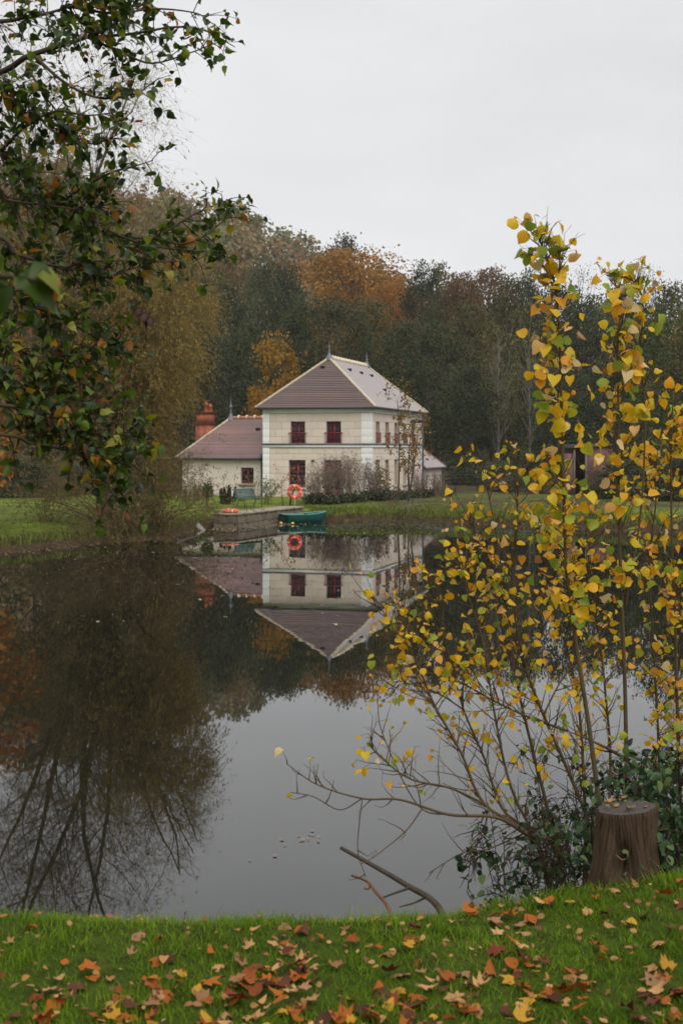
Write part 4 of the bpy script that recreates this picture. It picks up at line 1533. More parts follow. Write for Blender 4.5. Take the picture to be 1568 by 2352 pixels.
TREES = [
    ('orange', 815, 582, 196, 150, 'broad orange oak rising above the house roof'),
    ('orange', 905, 652, 185, 70, 'smaller orange crown at the right shoulder of the broad orange oak'),
    ('dark_b', 775, 552, 232, 62, 'dark green treetop peeking above the orange oak'),
    ('dark_a', 505, 640, 150, 70, 'dark green tree at the edge of the willow'),
    ('dark_b', 592, 606, 172, 60, 'dark green tree standing highest left of the orange oak'),
    ('dark_a', 655, 618, 156, 62, 'dark green tree just left of the orange oak'),
    ('dark_a', 700, 690, 132, 72, 'rounded dark green tree behind the roof peak, left of the finial'),
    ('dark_b', 560, 745, 126, 62, 'dark green tree behind the left wing roof'),
    ('brown', 785, 700, 128, 70, 'brownish green tree directly behind the front roof finial'),
    ('olive', 845, 690, 140, 62, 'olive tree below the orange oak, over the roof ridge'),
    ('dark_b', 905, 745, 122, 70, 'dark green tree behind the right roof slope'),
    ('dark_a', 968, 616, 172, 50, 'tall dark green tree beside the orange oak at its right'),
    ('olive', 1020, 612, 182, 52, 'thin-topped olive tree right of the tall dark green tree'),
    ('russet', 1058, 640, 176, 56, 'russet tree in the skyline right of the oak'),
    ('russet', 1122, 628, 214, 66, 'pale russet tree farther back in the skyline'),
    ('dark_a', 1000, 742, 128, 78, 'dark green tree behind the rear corner of the house'),
    ('olive', 1078, 700, 138, 60, 'olive green tree right of the house, before the russet one'),
    ('dark_b', 1060, 842, 116, 66, 'low dark green tree behind the annex roof'),
    ('olive', 1165, 640, 158, 56, 'olive tree left of the tall yellow sapling tip'),
    ('dark_a', 1212, 630, 182, 44, 'dark narrow treetop behind the yellow sapling tip'),
    ('pale', 1146, 742, 116, 44, 'slender tree with pale grey trunk, nearest the annex'),
    ('pale', 1212, 700, 121, 40, 'slender tree with pale trunk behind the tall yellow sapling'),
    ('brown', 1130, 880, 120, 60, 'brownish low tree at the foot of the slender pale trunks'),
    ('dark_b', 1190, 820, 126, 70, 'dark green low tree between the slender pale trunks'),
    ('dark_b', 1270, 660, 150, 70, 'dark green tree behind the gap between the two yellow saplings'),
    ('bare', 1330, 618, 172, 58, 'thin bare grey treetop between the yellow sapling tips'),
    ('dark_a', 1345, 690, 140, 78, 'dark green tree behind the second yellow sapling'),
    ('olive', 1410, 655, 165, 64, 'olive tree behind the second yellow sapling tip'),
    ('bare', 1500, 622, 182, 66, 'hazy bare grey tree in the skyline at far right'),
    ('dark_b', 1470, 700, 148, 76, 'dark green tree below the hazy bare tree'),
    ('olive', 1565, 655, 165, 70, 'olive tree at the right edge of the skyline'),
    ('dark_a', 1400, 830, 112, 80, 'dark green tree behind the brick outbuilding'),
    ('dark_b', 1290, 850, 110, 66, 'dark green tree left of the brick outbuilding'),
    ('gold', 632, 776, 108, 58, 'golden orange maple behind the left wing ridge'),
    ('gold', 606, 905, 104, 34, 'small golden maple low beside the wing ridge finial'),
    ('speck', 1565, 700, 84, 118, 'dense dark green tree flecked with gold at the right edge'),
    ('dark_b', 430, 700, 120, 80, 'dark green tree behind the willow at its right side'),
    ('brown', 330, 720, 104, 90, 'brownish tree behind the middle of the willow'),
    ('brown', 200, 690, 100, 100, 'brownish tree behind the willow trunk'),
    ('olive', 80, 640, 98, 100, 'olive tree behind the willow near the left edge'),
    ('brown', -60, 650, 96, 110, 'brownish tree at the left edge behind the red maple'),
    ('dark_a', 1660, 650, 140, 90, 'dark green tree just past the right edge'),
    ('olive', 440, 610, 180, 70, 'olive brown tree on the lower hill above the willow'),
    ('russet', 520, 590, 215, 60, 'russet tree on the lower hill left of the dark trees'),
]
for kind, px, top, d, hw, lab in TREES:
    put_tree(kind, px, top, d, hw, lab)
SHR = [
    ('shrub', 980, 1060, 112, 40, 'dark shrub under the trees behind the annex'),
    ('shrub', 1080, 1050, 110, 50, 'dark shrub at the wood edge right of the annex'),
    ('scrub', 1150, 1060, 106, 50, 'brown shrub at the foot of the pale slender trunks'),
    ('shrub', 1230, 1050, 108, 50, 'dark shrub left of the brick outbuilding'),
    ('scrub', 1180, 1095, 97, 60, 'low brown brush beyond the right lawn'),
    ('scrub', 1270, 1098, 94, 50, 'low brown brush in front of the brick outbuilding'),
    ('shrub', 1450, 1060, 84, 70, 'dark shrub right of the brick outbuilding'),
    ('shrub', 1386, 1082, 82, 34, 'small dark shrub half covering the brick outbuilding'),
    ('shrub', 1540, 1060, 80, 80, 'dark shrub under the gold-flecked tree'),
    ('scrub', 380, 1080, 94, 50, 'brown shrub against the end of the left wing'),
    ('scrub', 310, 1075, 88, 60, 'brown shrub behind the willow at the lawn edge'),
    ('shrub', 220, 1070, 86, 60, 'dark shrub at the back of the left lawn'),
    ('scrub', 130, 1060, 84, 70, 'brown hedge shrub at the back of the left lawn'),
    ('shrub', 30, 1055, 82, 70, 'dark hedge shrub at the left edge of the lawn'),
    ('scrub', -70, 1050, 80, 70, 'brown hedge shrub past the left edge'),
]
for kind, px, top, d, hw, lab in SHR:
    put_tree(kind, px, top, d, hw, lab, 'shrub', 'shrubs at the edge of the wood')
put_tree_red = tree_proto('red_maple', 15, 7.5, 2.3, 1.8, 46, 70, 0.75, 0.17, lm_red, M['bark_grey'], PROF_ROUND, limbs=30, trunk_r=0.1)
o = put_tree_red
xr = -13.4
o.location = (xr, 50.5, Hh(xr, 50.5) - 0.1)
tag(o, 'red-orange maple on the left bank, glimpsed behind the dark green leaves', 'tree')

# the wooded hill far behind: one mass of crowns
a = Acc()
r = np.random.default_rng(77)
for k in range(520):
    y_ = r.uniform(205, 430)
    x_ = r.uniform(-0.40 * y_, 0.32 * y_)
    z_ = float(height(np.array([x_]), np.array([y_]))[0])
    hh = r.uniform(9, 15)
    c, p, rot, size, tone = crown_points(r, hh, 2.5, r.uniform(3.6, 5.6), 20, 14, 2.0, PROF_ROUND, 1.05, 0.3)
    patch = 0.5 + 0.5 * math.sin(x_ * 0.06 + 1.3 * math.sin(y_ * 0.045)) 
    base_t = np.clip(0.65 * r.random() + 0.35 * patch, 0, 1)
    a.scatter(*DIAM, p + np.array([x_, y_, z_]), rot, size, np.clip(0.75 * base_t + 0.25 * tone, 0, 1))
lm_hill = leaf_mat('hill_foliage', G('5e6444', '6a6c46', '787248', '8a744c', '886650', '78604c'), trans=0.3, rough=0.8)  # pale autumn tones, with the light on the far crowns put into the colour
o = a.build('forest', lm_hill, kind='stuff')
tag(o, 'hazy wooded hill in autumn browns rising behind the dark trees', 'forest')

# ------------------------------------------------------------------ the willow on the left bank
def grow(acc_list, p, d, length, r0, level, prm, r, shoots):
    """branching with wiggle and droop; returns by filling the accumulators and the list of shoots"""
    k = prm['seg'][level]
    pts = [np.array(p, float)]
    dd = unit(np.array(d, float))
    st = length / k
    for i in range(k):
        dd = unit(dd + r.normal(0, prm['wig'][level], 3) + np.array([0, 0, prm['trop'][level]]))
        pts.append(pts[-1] + dd * st)
    pts = np.array(pts)
    if pts[:, 2].min() < 0.1:
        pts[:, 2] = np.maximum(pts[:, 2], 0.08 + 0.05 * r.random())
    if 'env' in prm and level < prm['last']:
        bad = [i for i in range(3, k + 1) if not prm['env'](pts[i])]
        if bad:
            k = bad[0]
            pts = pts[:k + 1]
    rad = np.linspace(r0, r0 * prm['tap'][level], k + 1)
    acc_list[min(level, len(acc_list) - 1)].tube(pts, rad, prm['sides'][level], r.random(), cap=False)
    if level == prm['last']:
        shoots.append(pts)
        return
    nchild = prm['n'][level]
    if 'per_m' in prm and level == 1:
        nchild = max(6, int(length * prm['per_m']))
    for c in range(nchild):
        t = r.uniform(prm['t0'][level], 1.0) if c else 1.0
        i = min(int(t * k), k - 1)
        f = t * k - i
        q = pts[i] * (1 - f) + pts[i + 1] * f
        if 'env' in prm and not prm['env'](q):
            continue
        tg = unit(pts[i + 1] - pts[i])
        side = unit(np.cross(tg, r.normal(0, 1, 3)))
        sp = prm['spread'][level] * r.uniform(0.6, 1.25)
        nd = tg * math.cos(sp) + side * math.sin(sp)
        grow(acc_list, q, nd, prm['len'][level + 1] * r.uniform(0.65, 1.25), max(r0 * prm['tap'][level] + (1 - t) * r0 * 0.3, 0.004) * prm['rr'][level + 1], level + 1, prm, r, shoots)

r = np.random.default_rng(21)
wx, wy = -9.4, 57.0
wz = Hh(wx, wy)
will = thing('willow_tree', 'big brown-gold willow with bare twigs overhanging the left bank', 'tree', (wx, wy, wz))
big, fine = Acc(), Acc()
shoots = []
def willow_env(q):
    """the crown's outline: a dome that narrows upwards, the twigs hanging low at its rim"""
    reach = np.interp(q[2], [0.6, 2.0, 5.0, 6.5, 9.0, 11.5, 13.0, 15.0, 18.0, 21.0], [2.0, 2.1, 2.4, 3.2, 3.8, 3.6, 2.9, 2.6, 2.4, 2.0])
    dx = q[0] - wx
    return (dx < reach) and (dx > -reach * 1.7 - 3.5) and abs(q[1] - wy) < reach * 1.25
prm = dict(seg=[5, 7, 6, 5, 6], wig=[0.08, 0.10, 0.15, 0.17, 0.13], trop=[0.05, 0.03, 0.0, -0.06, -0.2], tap=[0.7, 0.14, 0.35, 0.4, 0.5], sides=[9, 7, 4, 3, 3],
           n=[0, 13, 9, 7], t0=[0.6, 0.15, 0.12, 0.1], spread=[0.6, 0.8, 0.8, 0.8], len=[3, 8.5, 3.2, 1.9, 1.5], rr=[1, 0.45, 0.6, 0.7, 0.75], last=4, env=willow_env, per_m=1.6)
trunk_top = np.array([wx - 0.2, wy, wz + 2.6])
big.tube(smooth_path([(wx, wy, wz - 0.4), (wx + 0.1, wy - 0.1, wz + 1.0), trunk_top]), np.linspace(0.42, 0.28, 13), 10)
limbs = [((0.25, -0.1, 1.0), 11.5, 0.15), ((-0.25, 0.1, 1.0), 14.5, 0.18), ((-0.95, -0.2, 0.6), 8.5, 0.15), ((0.9, -0.15, 0.75), 5.4, 0.11), ((0.1, -0.5, 0.9), 8, 0.13), ((0.2, 0.6, 0.9), 8.5, 0.13),
         ((-0.9, 0.3, 0.28), 7, 0.13), ((0.9, -0.35, 0.35), 4.4, 0.09), ((0.06, 0.05, 1.0), 13.5, 0.16), ((-0.5, -0.1, 1.0), 14, 0.17), ((0.7, 0.4, 0.45), 5.0, 0.10), ((0.6, -0.3, 0.95), 7.0, 0.12),
         ((-0.7, 0.2, 0.9), 11, 0.15), ((0.5, 0.1, 0.55), 5.0, 0.10), ((-0.2, -0.8, 0.5), 5.5, 0.10), ((-0.1, -0.1, 1.0), 17, 0.17), ((-0.25, 0.15, 1.0), 17.5, 0.16), ((0.12, 0.2, 1.0), 16, 0.16), ((0.3, -0.2, 1.0), 12.5, 0.14), ((0.38, 0.25, 1.0), 11.5, 0.13)]
for dvec, ln, rad in limbs:
    s0 = trunk_top - np.array([0, 0, r.uniform(0, 1.3)])
    pr2 = dict(prm)
    pr2['len'] = [3, ln, 3.2, 1.9, 1.5]
    grow([big, big, big, fine, fine], s0, dvec, ln, rad, 1, pr2, r, shoots)
big.build('trunk', M['bark_moss'], will, smooth=True)
fine.build('twigs', M['twig_willow'], will)
pos, axs = [], []
for s in shoots:
    n = 12 if (s[0][2] < 10 and s[0][0] > wx + 0.3) else (5 if s[0][2] < 6 else 2)
    t = r.uniform(0.1, len(s) - 1.001, n)
    i = t.astype(int)
    f = (t - i)[:, None]
    pos.append(s[i] * (1 - f) + s[i + 1] * f)
    axs.append(unit(unit(s[i + 1] - s[i]) * 0.5 + r.normal(0, 0.6, (n, 3)) + np.array([0, 0, -0.45])))
pos, axs = np.concatenate(pos), np.concatenate(axs)
rot = frames(axs, r.normal(0, 1, axs.shape))
lm_willow = leaf_mat('willow_leaves', G('666032', '766834', '887234', 'a48c40', '74582e'), trans=0.4, rough=0.55)
a = Acc()
hz = np.clip((pos[:, 0] - wx + 2) / 8, 0, 1)
sz = r.uniform(0.10, 0.19, len(pos))
a.scatter(*NARROW, pos, rot, np.stack([sz * 1.7, sz, sz], -1), np.clip(r.random(len(pos)) * 0.75 + 0.25 * hz, 0, 1))
a.build('crown', lm_willow, will)
print('willow', len(shoots), len(pos))

# twiggy brush at the willow's foot, overhanging the water
def twig_bush(name, label, cat, base, nst, hgt, spread, mat, r, lean=(0, 0, 0), rad=0.02, group=None, leaves=None, kids=5, droop=-0.05, foot=0.12):
    root = thing(name, label, cat, base, group)
    st, tw = Acc(), Acc()
    sh = []
    pm = dict(seg=[7, 6, 5], wig=[0.10, 0.16, 0.2], trop=[droop, droop * 1.2, droop], tap=[0.35, 0.4, 0.5], sides=[5, 3, 3], n=[kids, kids], t0=[0.25, 0.2],
              spread=[0.6, 0.6], len=[hgt, hgt * 0.45, hgt * 0.22], rr=[1, 0.6, 0.6], last=2)
    for k in range(nst):
        d = np.array([r.normal(0, spread), r.normal(0, spread), 1.0]) + np.array(lean)
        b = np.array(base) + np.array([r.normal(0, foot * hgt), r.normal(0, foot * hgt), -0.05])
        grow([st, tw, tw], b, d, hgt * r.uniform(0.7, 1.2), rad * r.uniform(0.6, 1.3), 0, pm, r, sh)
    st.build('stems', mat, root)
    tw.build('twigs', mat, root)
    if leaves:
        lm, per, size, shape, jit = leaves
        pos = np.concatenate([s[r.integers(1, len(s), per)] for s in sh]) + r.normal(0, jit, (len(sh) * per, 3))
        n = len(pos)
        axs = unit(r.normal(0, 0.7, (n, 3)) + np.array([0, 0, 0.2]))
        rot = frames(axs, unit(r.normal(0, 0.7, (n, 3)) + np.array([0, -0.2, 0.5])))
        a = Acc()
        a.scatter(*shape, pos, rot, size * r.uniform(0.6, 1.3, n), r.random(n))
        a.build('leaves', lm, root)
    return root
r = np.random.default_rng(31)
lm_dull = leaf_mat('dull_leaves', G('524c28', '665a2e', '786432', '6e4c28'), trans=0.35)
bx = P(275, 1215, 55.5)
twig_bush('willow_scrub', 'tangled brown scrub at the foot of the willow drooping over the water', 'shrub', (bx[0], bx[1], Hh(bx[0], bx[1])), 70, 3.4, 0.75, M['twig_willow'], r, lean=(0.0, -0.35, 0), rad=0.03, leaves=(lm_dull, 5, 0.12, (NARROW[0] * np.array([2.0, 1, 1]), NARROW[1]), 0.03), kids=5, droop=-0.09)
bx = P(370, 1225, 57.5)
twig_bush('willow_scrub', 'fine brown twigs hanging at the bank right of the willow foot', 'shrub', (bx[0], bx[1], Hh(bx[0], bx[1])), 44, 2.7, 0.65, M['twig_willow'], r, lean=(0.0, -0.15, 0), rad=0.02, leaves=(lm_dull, 5, 0.11, (NARROW[0] * np.array([2.0, 1, 1]), NARROW[1]), 0.03), kids=5, droop=-0.06)
bx = P(110, 1200, 54.5)
twig_bush('bare_scrub', 'thin bare scrub on the left bank beside the willow', 'shrub', (bx[0], bx[1], Hh(bx[0], bx[1])), 22, 1.8, 0.55, M['twig_willow'], r, rad=0.015, kids=4, droop=-0.04)
bx = P(395, 1140, 78)
twig_bush('bare_shrub', 'bare twiggy shrub reaching across the corner of the left wing', 'shrub', (bx[0], bx[1], Hh(bx[0], bx[1])), 7, 2.6, 0.45, M['twig_dark'], r, lean=(0.35, 0, 0), rad=0.02, kids=4, droop=-0.02)

# ------------------------------------------------------------------ garden plants before the house
lm_box = leaf_mat('box_leaves', G('1e3014', '2c4418', '3a5420', '46602a'), trans=0.25)
lm_yew = leaf_mat('yew_leaves', G('14241a', '1c3020', '263c26', '20342a'), trans=0.1)
lm_greygreen = leaf_mat('greygreen_leaves', G('545a3a', '68704a', '7c8058', '7a7048'), trans=0.3)
lm_autumn = leaf_mat('autumn_leaves', G('6a5426', '8a6a2a', '94602a', '7a6a34', '5a5a2c'), trans=0.4)
lm_amber = leaf_mat('amber_leaves', G('9a5a20', 'b5702a', '8a3a20', 'a88034'), trans=0.4)
lm_under = leaf_mat('underplanting', G('222a16', '2e361c', '3c4224', '4e482c'), trans=0.2)
lm_reed = leaf_mat('reed_blades', G('5a5a2e', '7a7040', '8c8050', '4c5a2c'), trans=0.3)

def ball_shrub(name, label, loc, stem_h, rad, hgt, n, lm, leaf, r, shape=DIAM):
    root = thing(name, label, 'shrub', loc)
    a = Acc()
    b = np.array(loc)
    for k in range(3):
        e = b + np.array([r.normal(0, 0.05), r.normal(0, 0.05), stem_h + hgt * 0.4])
        a.tube(smooth_path([b + np.array([r.normal(0, 0.04), r.normal(0, 0.04), -0.1]), (b + e) / 2 + r.normal(0, 0.02, 3), e], 3), [0.022] * 4 + [0.015] * 3, 5)
    for k in range(10):
        d = unit(r.normal(0, 1, 3)) * np.array([rad, rad, hgt * 0.5]) * 0.8
        a.tube([b + UZ * (stem_h + hgt * 0.3), b + UZ * (stem_h + hgt * 0.5) + d], [0.01, 0.004], 3)
    a.build('stem', M['bark_grey'], root)
    u = unit(r.normal(0, 1, (n, 3)))
    rr = r.uniform(0.5, 1.0, n) ** 0.5 * (1 + 0.16 * np.sin(u[:, 0] * 7 + u[:, 2] * 5))
    p = b + UZ * (stem_h + hgt * 0.5) + u * rr[:, None] * np.array([rad, rad, hgt * 0.5]) + r.normal(0, 0.10 * min(rad, 0.8), (n, 3))
    p[:, 2] += np.abs(r.normal(0, 0.22 * hgt, n)) * (r.random(n) < 0.25)
    rot = frames(unit(r.normal(0, 1, (n, 3))), unit(u + r.normal(0, 0.5, (n, 3))))
    c = Acc()
    c.scatter(*shape, p, rot, leaf * r.uniform(0.6, 1.3, n), r.random(n))
    c.build('crown', lm, root)
    return root
r = np.random.default_rng(41)
def gp(px, py, d=None):
    """a point on the far lawn that shows at px, py"""
    d = d or 2.82 * FOC / (py - HY)
    x = (px - CX) / FOC * d
    return np.array([x, d, Hh(x, d)])
ball_shrub('clipped_shrub', 'dark green ball-headed shrub on a short stem before the left wing', gp(476, 1162), 0.40, 0.30, 0.62, 700, lm_box, 0.09, r)
# yew with several upright spires
b = gp(519, 1159)
yew = thing('yew_bush', 'very dark upright yew bush beside the green bench', 'shrub', b)
sp = Acc()
lf = Acc()
for k in range(9):
    an, rr_ = r.uniform(0, 6.28), (0.0 if k == 0 else r.uniform(0.1, 0.26))
    if k == 8:
        rr_, an = 0.40, 0.0
    h_ = r.uniform(0.6, 0.92) if rr_ < 0.3 else 0.85
    q = b + np.array([rr_ * math.cos(an), rr_ * math.sin(an), 0])
    top = q + np.array([0.1 * math.cos(an), 0.1 * math.sin(an), h_])
    sp.tube([b - UZ * 0.05, q + UZ * 0.3, top], [0.02, 0.015, 0.005], 4)
    n = 260
    t = r.uniform(0.05, 1, n)
    p = q[None] * (1 - t[:, None]) + top[None] * t[:, None] + unit(r.normal(0, 1, (n, 3))) * (0.15 * (1.05 - t) ** 0.5)[:, None] * r.uniform(0.4, 1, (n, 1))
    axs = unit(r.normal(0, 0.5, (n, 3)) + UZ)
    lf.scatter(*DIAM, p, frames(axs, unit(p - q - UZ * 0.3 + r.normal(0, 0.2, (n, 3)))), 0.075 * r.uniform(0.6, 1.3, n), r.random(n))
sp.build('stem', M['bark_grey'], yew)
lf.build('crown', lm_yew, yew)
# small standard tree against the wing wall
b = gp(514, 1146, 80)
o = thing('standard_sapling', 'tiny thin-stemmed sapling with sparse head against the left wing wall', 'sapling', b)
a = Acc()
a.tube([b - UZ * 0.1, b + UZ * 1.15], [0.016, 0.01], 5)
hd = b + UZ * 1.15
tips = []
for k in range(9):
    e = hd + unit(r.normal(0, 1, 3) + UZ * 0.8) * r.uniform(0.15, 0.34)
    a.tube([hd, e], [0.008, 0.003], 3)
    tips.append(e)
a.build('stem', M['twig_willow'], o)
a = Acc()
p = np.array(tips)[r.integers(0, 9, 40)] + r.normal(0, 0.06, (40, 3))
a.scatter(*DIAM, p, frames(r.normal(0, 1, (40, 3)), r.normal(0, 1, (40, 3))), r.uniform(0.05, 0.08, 40), r.random(40))
a.build('crown', lm_greygreen, o)

def reed_clump(name, label, cat, loc, n, h, w, lm, r, arch=0.3, group=None, bw=0.02):
    root = thing(name, label, cat, loc, group)
    a = Acc()
    b = np.array(loc)
    for k in range(n):
        d = np.array([r.normal(0, 1), r.normal(0, 1), 0])
        s = b + d * w * 0.35 - UZ * 0.05
        hh = h * r.uniform(0.6, 1.15)
        o_ = unit(d) * hh * arch * r.uniform(0.2, 1.6)
        q = [s, s + o_ * 0.25 + UZ * hh * 0.55, s + o_ * 0.65 + UZ * hh * 0.95, s + o_ * 1.1 + UZ * hh * (0.98 - arch * 0.5)]
        pts = smooth_path(q, 2)
        wd = bw * np.linspace(1, 0.15, len(pts))
        sd_ = unit(np.cross(o_ + 1e-3, UZ)) if np.linalg.norm(o_) > 0 else UX
        V = np.stack([pts - sd_ * wd[:, None], pts + sd_ * wd[:, None]], 1).reshape(-1, 3)
        m_ = len(pts)
        a.add(V, [[2 * i, 2 * i + 1, 2 * i + 3, 2 * i + 2] for i in range(m_ - 1)], r.random())
    a.build('blades', lm, root)
    return root
reed_clump('dry_reeds', 'clump of dry buff reeds at the foot of the left wing wall', 'plant', gp(450, 1152, 76), 60, 1.0, 0.5, lm_reed, r, 0.15)
reed_clump('dry_reeds', 'shorter dry reeds left of the ball-headed shrub', 'plant', gp(428, 1154, 74), 45, 0.8, 0.5, lm_reed, r, 0.2)
reed_clump('iris_clump', 'arching grey-green iris leaves at the water edge before the thin trees', 'plant', (P(938, 1198, 67.4)[0], 67.9, 0.12), 34, 0.95, 0.25, lm_greygreen, r, 0.55, bw=0.022)
bsh = gp(612, 1158)
twig_bush('loose_bush', 'loose grey-green bush with leafy wands between bench and life ring', 'shrub', bsh, 30, 0.95, 0.33, M['twig_willow'], r, rad=0.008, leaves=(lm_greygreen, 3, 0.065, DIAM, 0.03), kids=3, droop=0.01)
b = gp(655, 1160)
twig_bush('amber_sapling', 'thin sapling with amber leaves just left of the life ring', 'sapling', b, 4, 1.5, 0.10, M['twig_dark'], r, rad=0.015, leaves=(lm_amber, 2, 0.10, DIAM, 0.04), kids=3, droop=0.02)
# tall bed of dry purplish stems with green at its foot
for k, (px, py, n, h_, w_, lab) in enumerate((
        (728, 1154, 32, 1.35, 0.20, 'purplish dry-stemmed shrub nearest the life ring'),
        (768, 1153, 38, 1.75, 0.20, 'purplish dry-stemmed shrub before the french door'),
        (806, 1152, 38, 1.80, 0.20, 'tallest purplish dry-stemmed shrub before the house corner'),
        (845, 1150, 30, 1.55, 0.22, 'purplish dry-stemmed shrub at the house corner'))):
    b = gp(px, py)
    twig_bush('dry_shrub', lab, 'shrub', b, int(n * 1.4), h_ * 0.88, 0.10, M['twig_purple'], r, rad=0.014, foot=0.26, group='dry-stemmed shrubs before the house', leaves=(leaf_mat('dry_seed_heads', G('6a584c', '86725f', '745f50'), trans=0.2), 2, 0.06, DIAM, 0.03), kids=4, droop=0.09)
for k, (px, py, rad_, hh, lab) in enumerate((
        (722, 1155, 0.62, 0.75, 'dark green low shrub at the lawn end of the shrub bed'),
        (765, 1156, 0.70, 0.70, 'dark green low shrub in front of the dry stems'),
        (812, 1154, 0.75, 0.68, 'dark green low shrub under the tallest dry stems'),
        (858, 1152, 0.75, 0.75, 'dark green low shrub under the house corner'),
        (905, 1148, 0.85, 0.7, 'dark green low shrub around the thin autumn trees'),
        (955, 1144, 0.9, 0.6, 'dark green low shrub right of the thin autumn trees'),
        (1005, 1141, 0.9, 0.5, 'dark green low shrub at the right end of the bed'))):
    ball_shrub('low_shrub', lab, gp(px, py) + np.array([0, 0.4, -0.1]), 0.0, rad_, hh * 0.8, 1100, lm_under, 0.11, r)
ball_shrub('leafy_shrub', 'mid-green upright shrub between the dry stems and the thin trees', gp(872, 1146, 79), 0.1, 0.55, 1.7, 700, lm_speck, 0.10, r)
for k, (px, py, n, h_, lab) in enumerate(((965, 1140, 26, 1.2, 'dry brown stems before the rear side windows'), (1005, 1138, 24, 1.1, 'dry brown stems before the annex windows'))):
    twig_bush('dry_shrub', lab, 'shrub', gp(px, py, 83), n * 2, h_, 0.2, M['twig_purple'], r, rad=0.016, group='dry-stemmed shrubs before the house', kids=4, droop=0.03)

# the two thin autumn trees
def thin_tree(label, base, tops, r, nlf, seed_len):
    root = thing('thin_tree', label, 'tree', base, 'thin autumn trees before the side wall')
    a, tw, sh = Acc(), Acc(), []
    b = np.array(base)
    pm = dict(seg=[8, 6, 5], wig=[0.04, 0.13, 0.18], trop=[0.03, 0.06, 0.02], tap=[0.3, 0.35, 0.5], sides=[6, 4, 3], n=[17, 5], t0=[0.3, 0.25],
              spread=[0.7, 0.6], len=[seed_len, 1.15, 0.5], rr=[1, 0.35, 0.6], last=2)
    for tp_ in tops:
        d = np.array(tp_) - b
        pm2 = dict(pm)
        grow([a, tw, tw], b - UZ * 0.1, d, np.linalg.norm(d), 0.055, 0, pm2, r, sh)
    a.build('trunk', M['bark_grey'], root)
    tw.build('twigs', M['twig_dark'], root)
    n = nlf
    src = [sh[i] for i in r.integers(0, len(sh), n)]
    pos = np.array([s[r.integers(1, len(s))] for s in src]) + r.normal(0, 0.05, (n, 3))
    rot = frames(unit(r.normal(0, 0.6, (n, 3)) - UZ * 0.3), r.normal(0, 1, (n, 3)))
    c = Acc()
    c.scatter(*DIAM, pos, rot, r.uniform(0.08, 0.15, n), r.random(n))
    c.build('crown', lm_autumn, root)
b1 = gp(914, 1154)
thin_tree('taller thin tree with sparse amber leaves before the side wall', b1, [P(908, 915, b1[1] - 0.1)], r, 520, 5.3)
b2 = gp(938, 1152)
thin_tree('shorter thin tree leaning right, with olive leaves, before the side wall', b2, [P(962, 985, b2[1] + 0.2), P(925, 1000, b2[1])], r, 620, 4.0)
b3 = gp(906, 1178, 69.2)
twig_bush('waterside_sapling', 'small reddish twig sapling at the water edge below the thin trees', 'sapling', b3, 4, 1.0, 0.12, M['twig_willow'], r, rad=0.012, leaves=(lm_amber, 1, 0.05, DIAM, 0.03), kids=3, droop=0.02)

# rough grass on the far banks (uncountable)
def blades(acc, x, y, z, h, w, r, lean=0.5, patch=None):
    n = len(x)
    b = np.stack([x, y, z - 0.01], -1)
    d = r.normal(0, 1, (n, 3))
    d[:, 2] = 0
    d = unit(d)
    s = unit(np.cross(d, UZ)) * w[:, None]
    m1 = b + UZ * (h * 0.55)[:, None] + d * (h * lean * 0.25)[:, None]
    m2 = b + UZ * (h * 0.95)[:, None] + d * (h * lean * r.uniform(0.3, 1.2, n))[:, None]
    V = np.stack([b - s, b + s, m1 + s * 0.8, m1 - s * 0.8, m2], 1).reshape(-1, 3)
    i = np.arange(n) * 5
    tt = r.random(n) if patch is None else np.clip(0.55 * r.random(n) + 0.45 * patch, 0, 1)
    t = np.repeat(tt, 5)
    acc.add(V, np.stack([i, i + 1, i + 2, i + 3], -1), t)
    acc.F3.append(np.stack([i + 3, i + 2, i + 4], -1) + acc.n - len(V))
r = np.random.default_rng(51)
a = Acc()
n = 26000
x = r.uniform(-17, 22, n)
t = np.abs(r.normal(0, 1, n)) * 3.2 + 0.05
y = far_shore(x) + t
keep = ~((x > -6.0) & (x < -1.6) & (y < 72))
x, y = x[keep], y[keep]
z = height(x, y)
keep = z > 0.16
x, y, z = x[keep], y[keep], z[keep]
hh = np.where(y - far_shore(x) < 2.0, r.uniform(0.08, 0.26, len(x)), r.uniform(0.04, 0.10, len(x)))
blades(a, x, y, z, hh, np.full(len(x), 0.016), r, 0.7)
lm_bank = leaf_mat('bank_grass', G('343e10', '4c5c1a', '627224', '7c8430', '6e5e34'), trans=0.4, rough=0.6)
o = a.build('grass', lm_bank, kind='stuff')
tag(o, 'rough green grass along the far banks of the pond', 'grass')

# ------------------------------------------------------------------ floating leaves and algae
r = np.random.default_rng(61)
a = Acc()
px = np.concatenate([r.uniform(-20, 1000, 380), r.normal(250, 190, 350), r.uniform(380, 1000, 500)])
dd = np.concatenate([r.uniform(28, 66, 380), r.uniform(46, 56, 350), r.uniform(57, 67, 500)])
x = (px - CX) / FOC * dd
ok = dd < far_shore(x) - 0.1
ok &= ~((x > -5.9) & (x < -1.5) & (dd > 62.5 + np.maximum(0, (x + 4.6) * 2.95)))
x, y = x[ok], dd[ok]
m_ = 1500
tq = r.random(m_)
off = np.abs(r.normal(0, 0.8, m_)) + 0.08
fq = unit(qa[2] - qa[1])
nq = np.array([fq[1], -fq[0], 0])
bq = np.where((r.random(m_) < 0.3)[:, None], qa[0] + (qa[1] - qa[0]) * tq[:, None] + np.array([0, -1.0, 0]) * off[:, None] * 1.6, qa[1] + (qa[2] - qa[1]) * tq[:, None] + nq * off[:, None])
xl = r.uniform(-16, -5.9, 900)
yl = far_shore(xl) - np.abs(r.normal(0, 0.9, 900)) - 0.05
x, y = np.concatenate([x, bq[:, 0], xl]), np.concatenate([y, bq[:, 1], yl])
n = len(x)
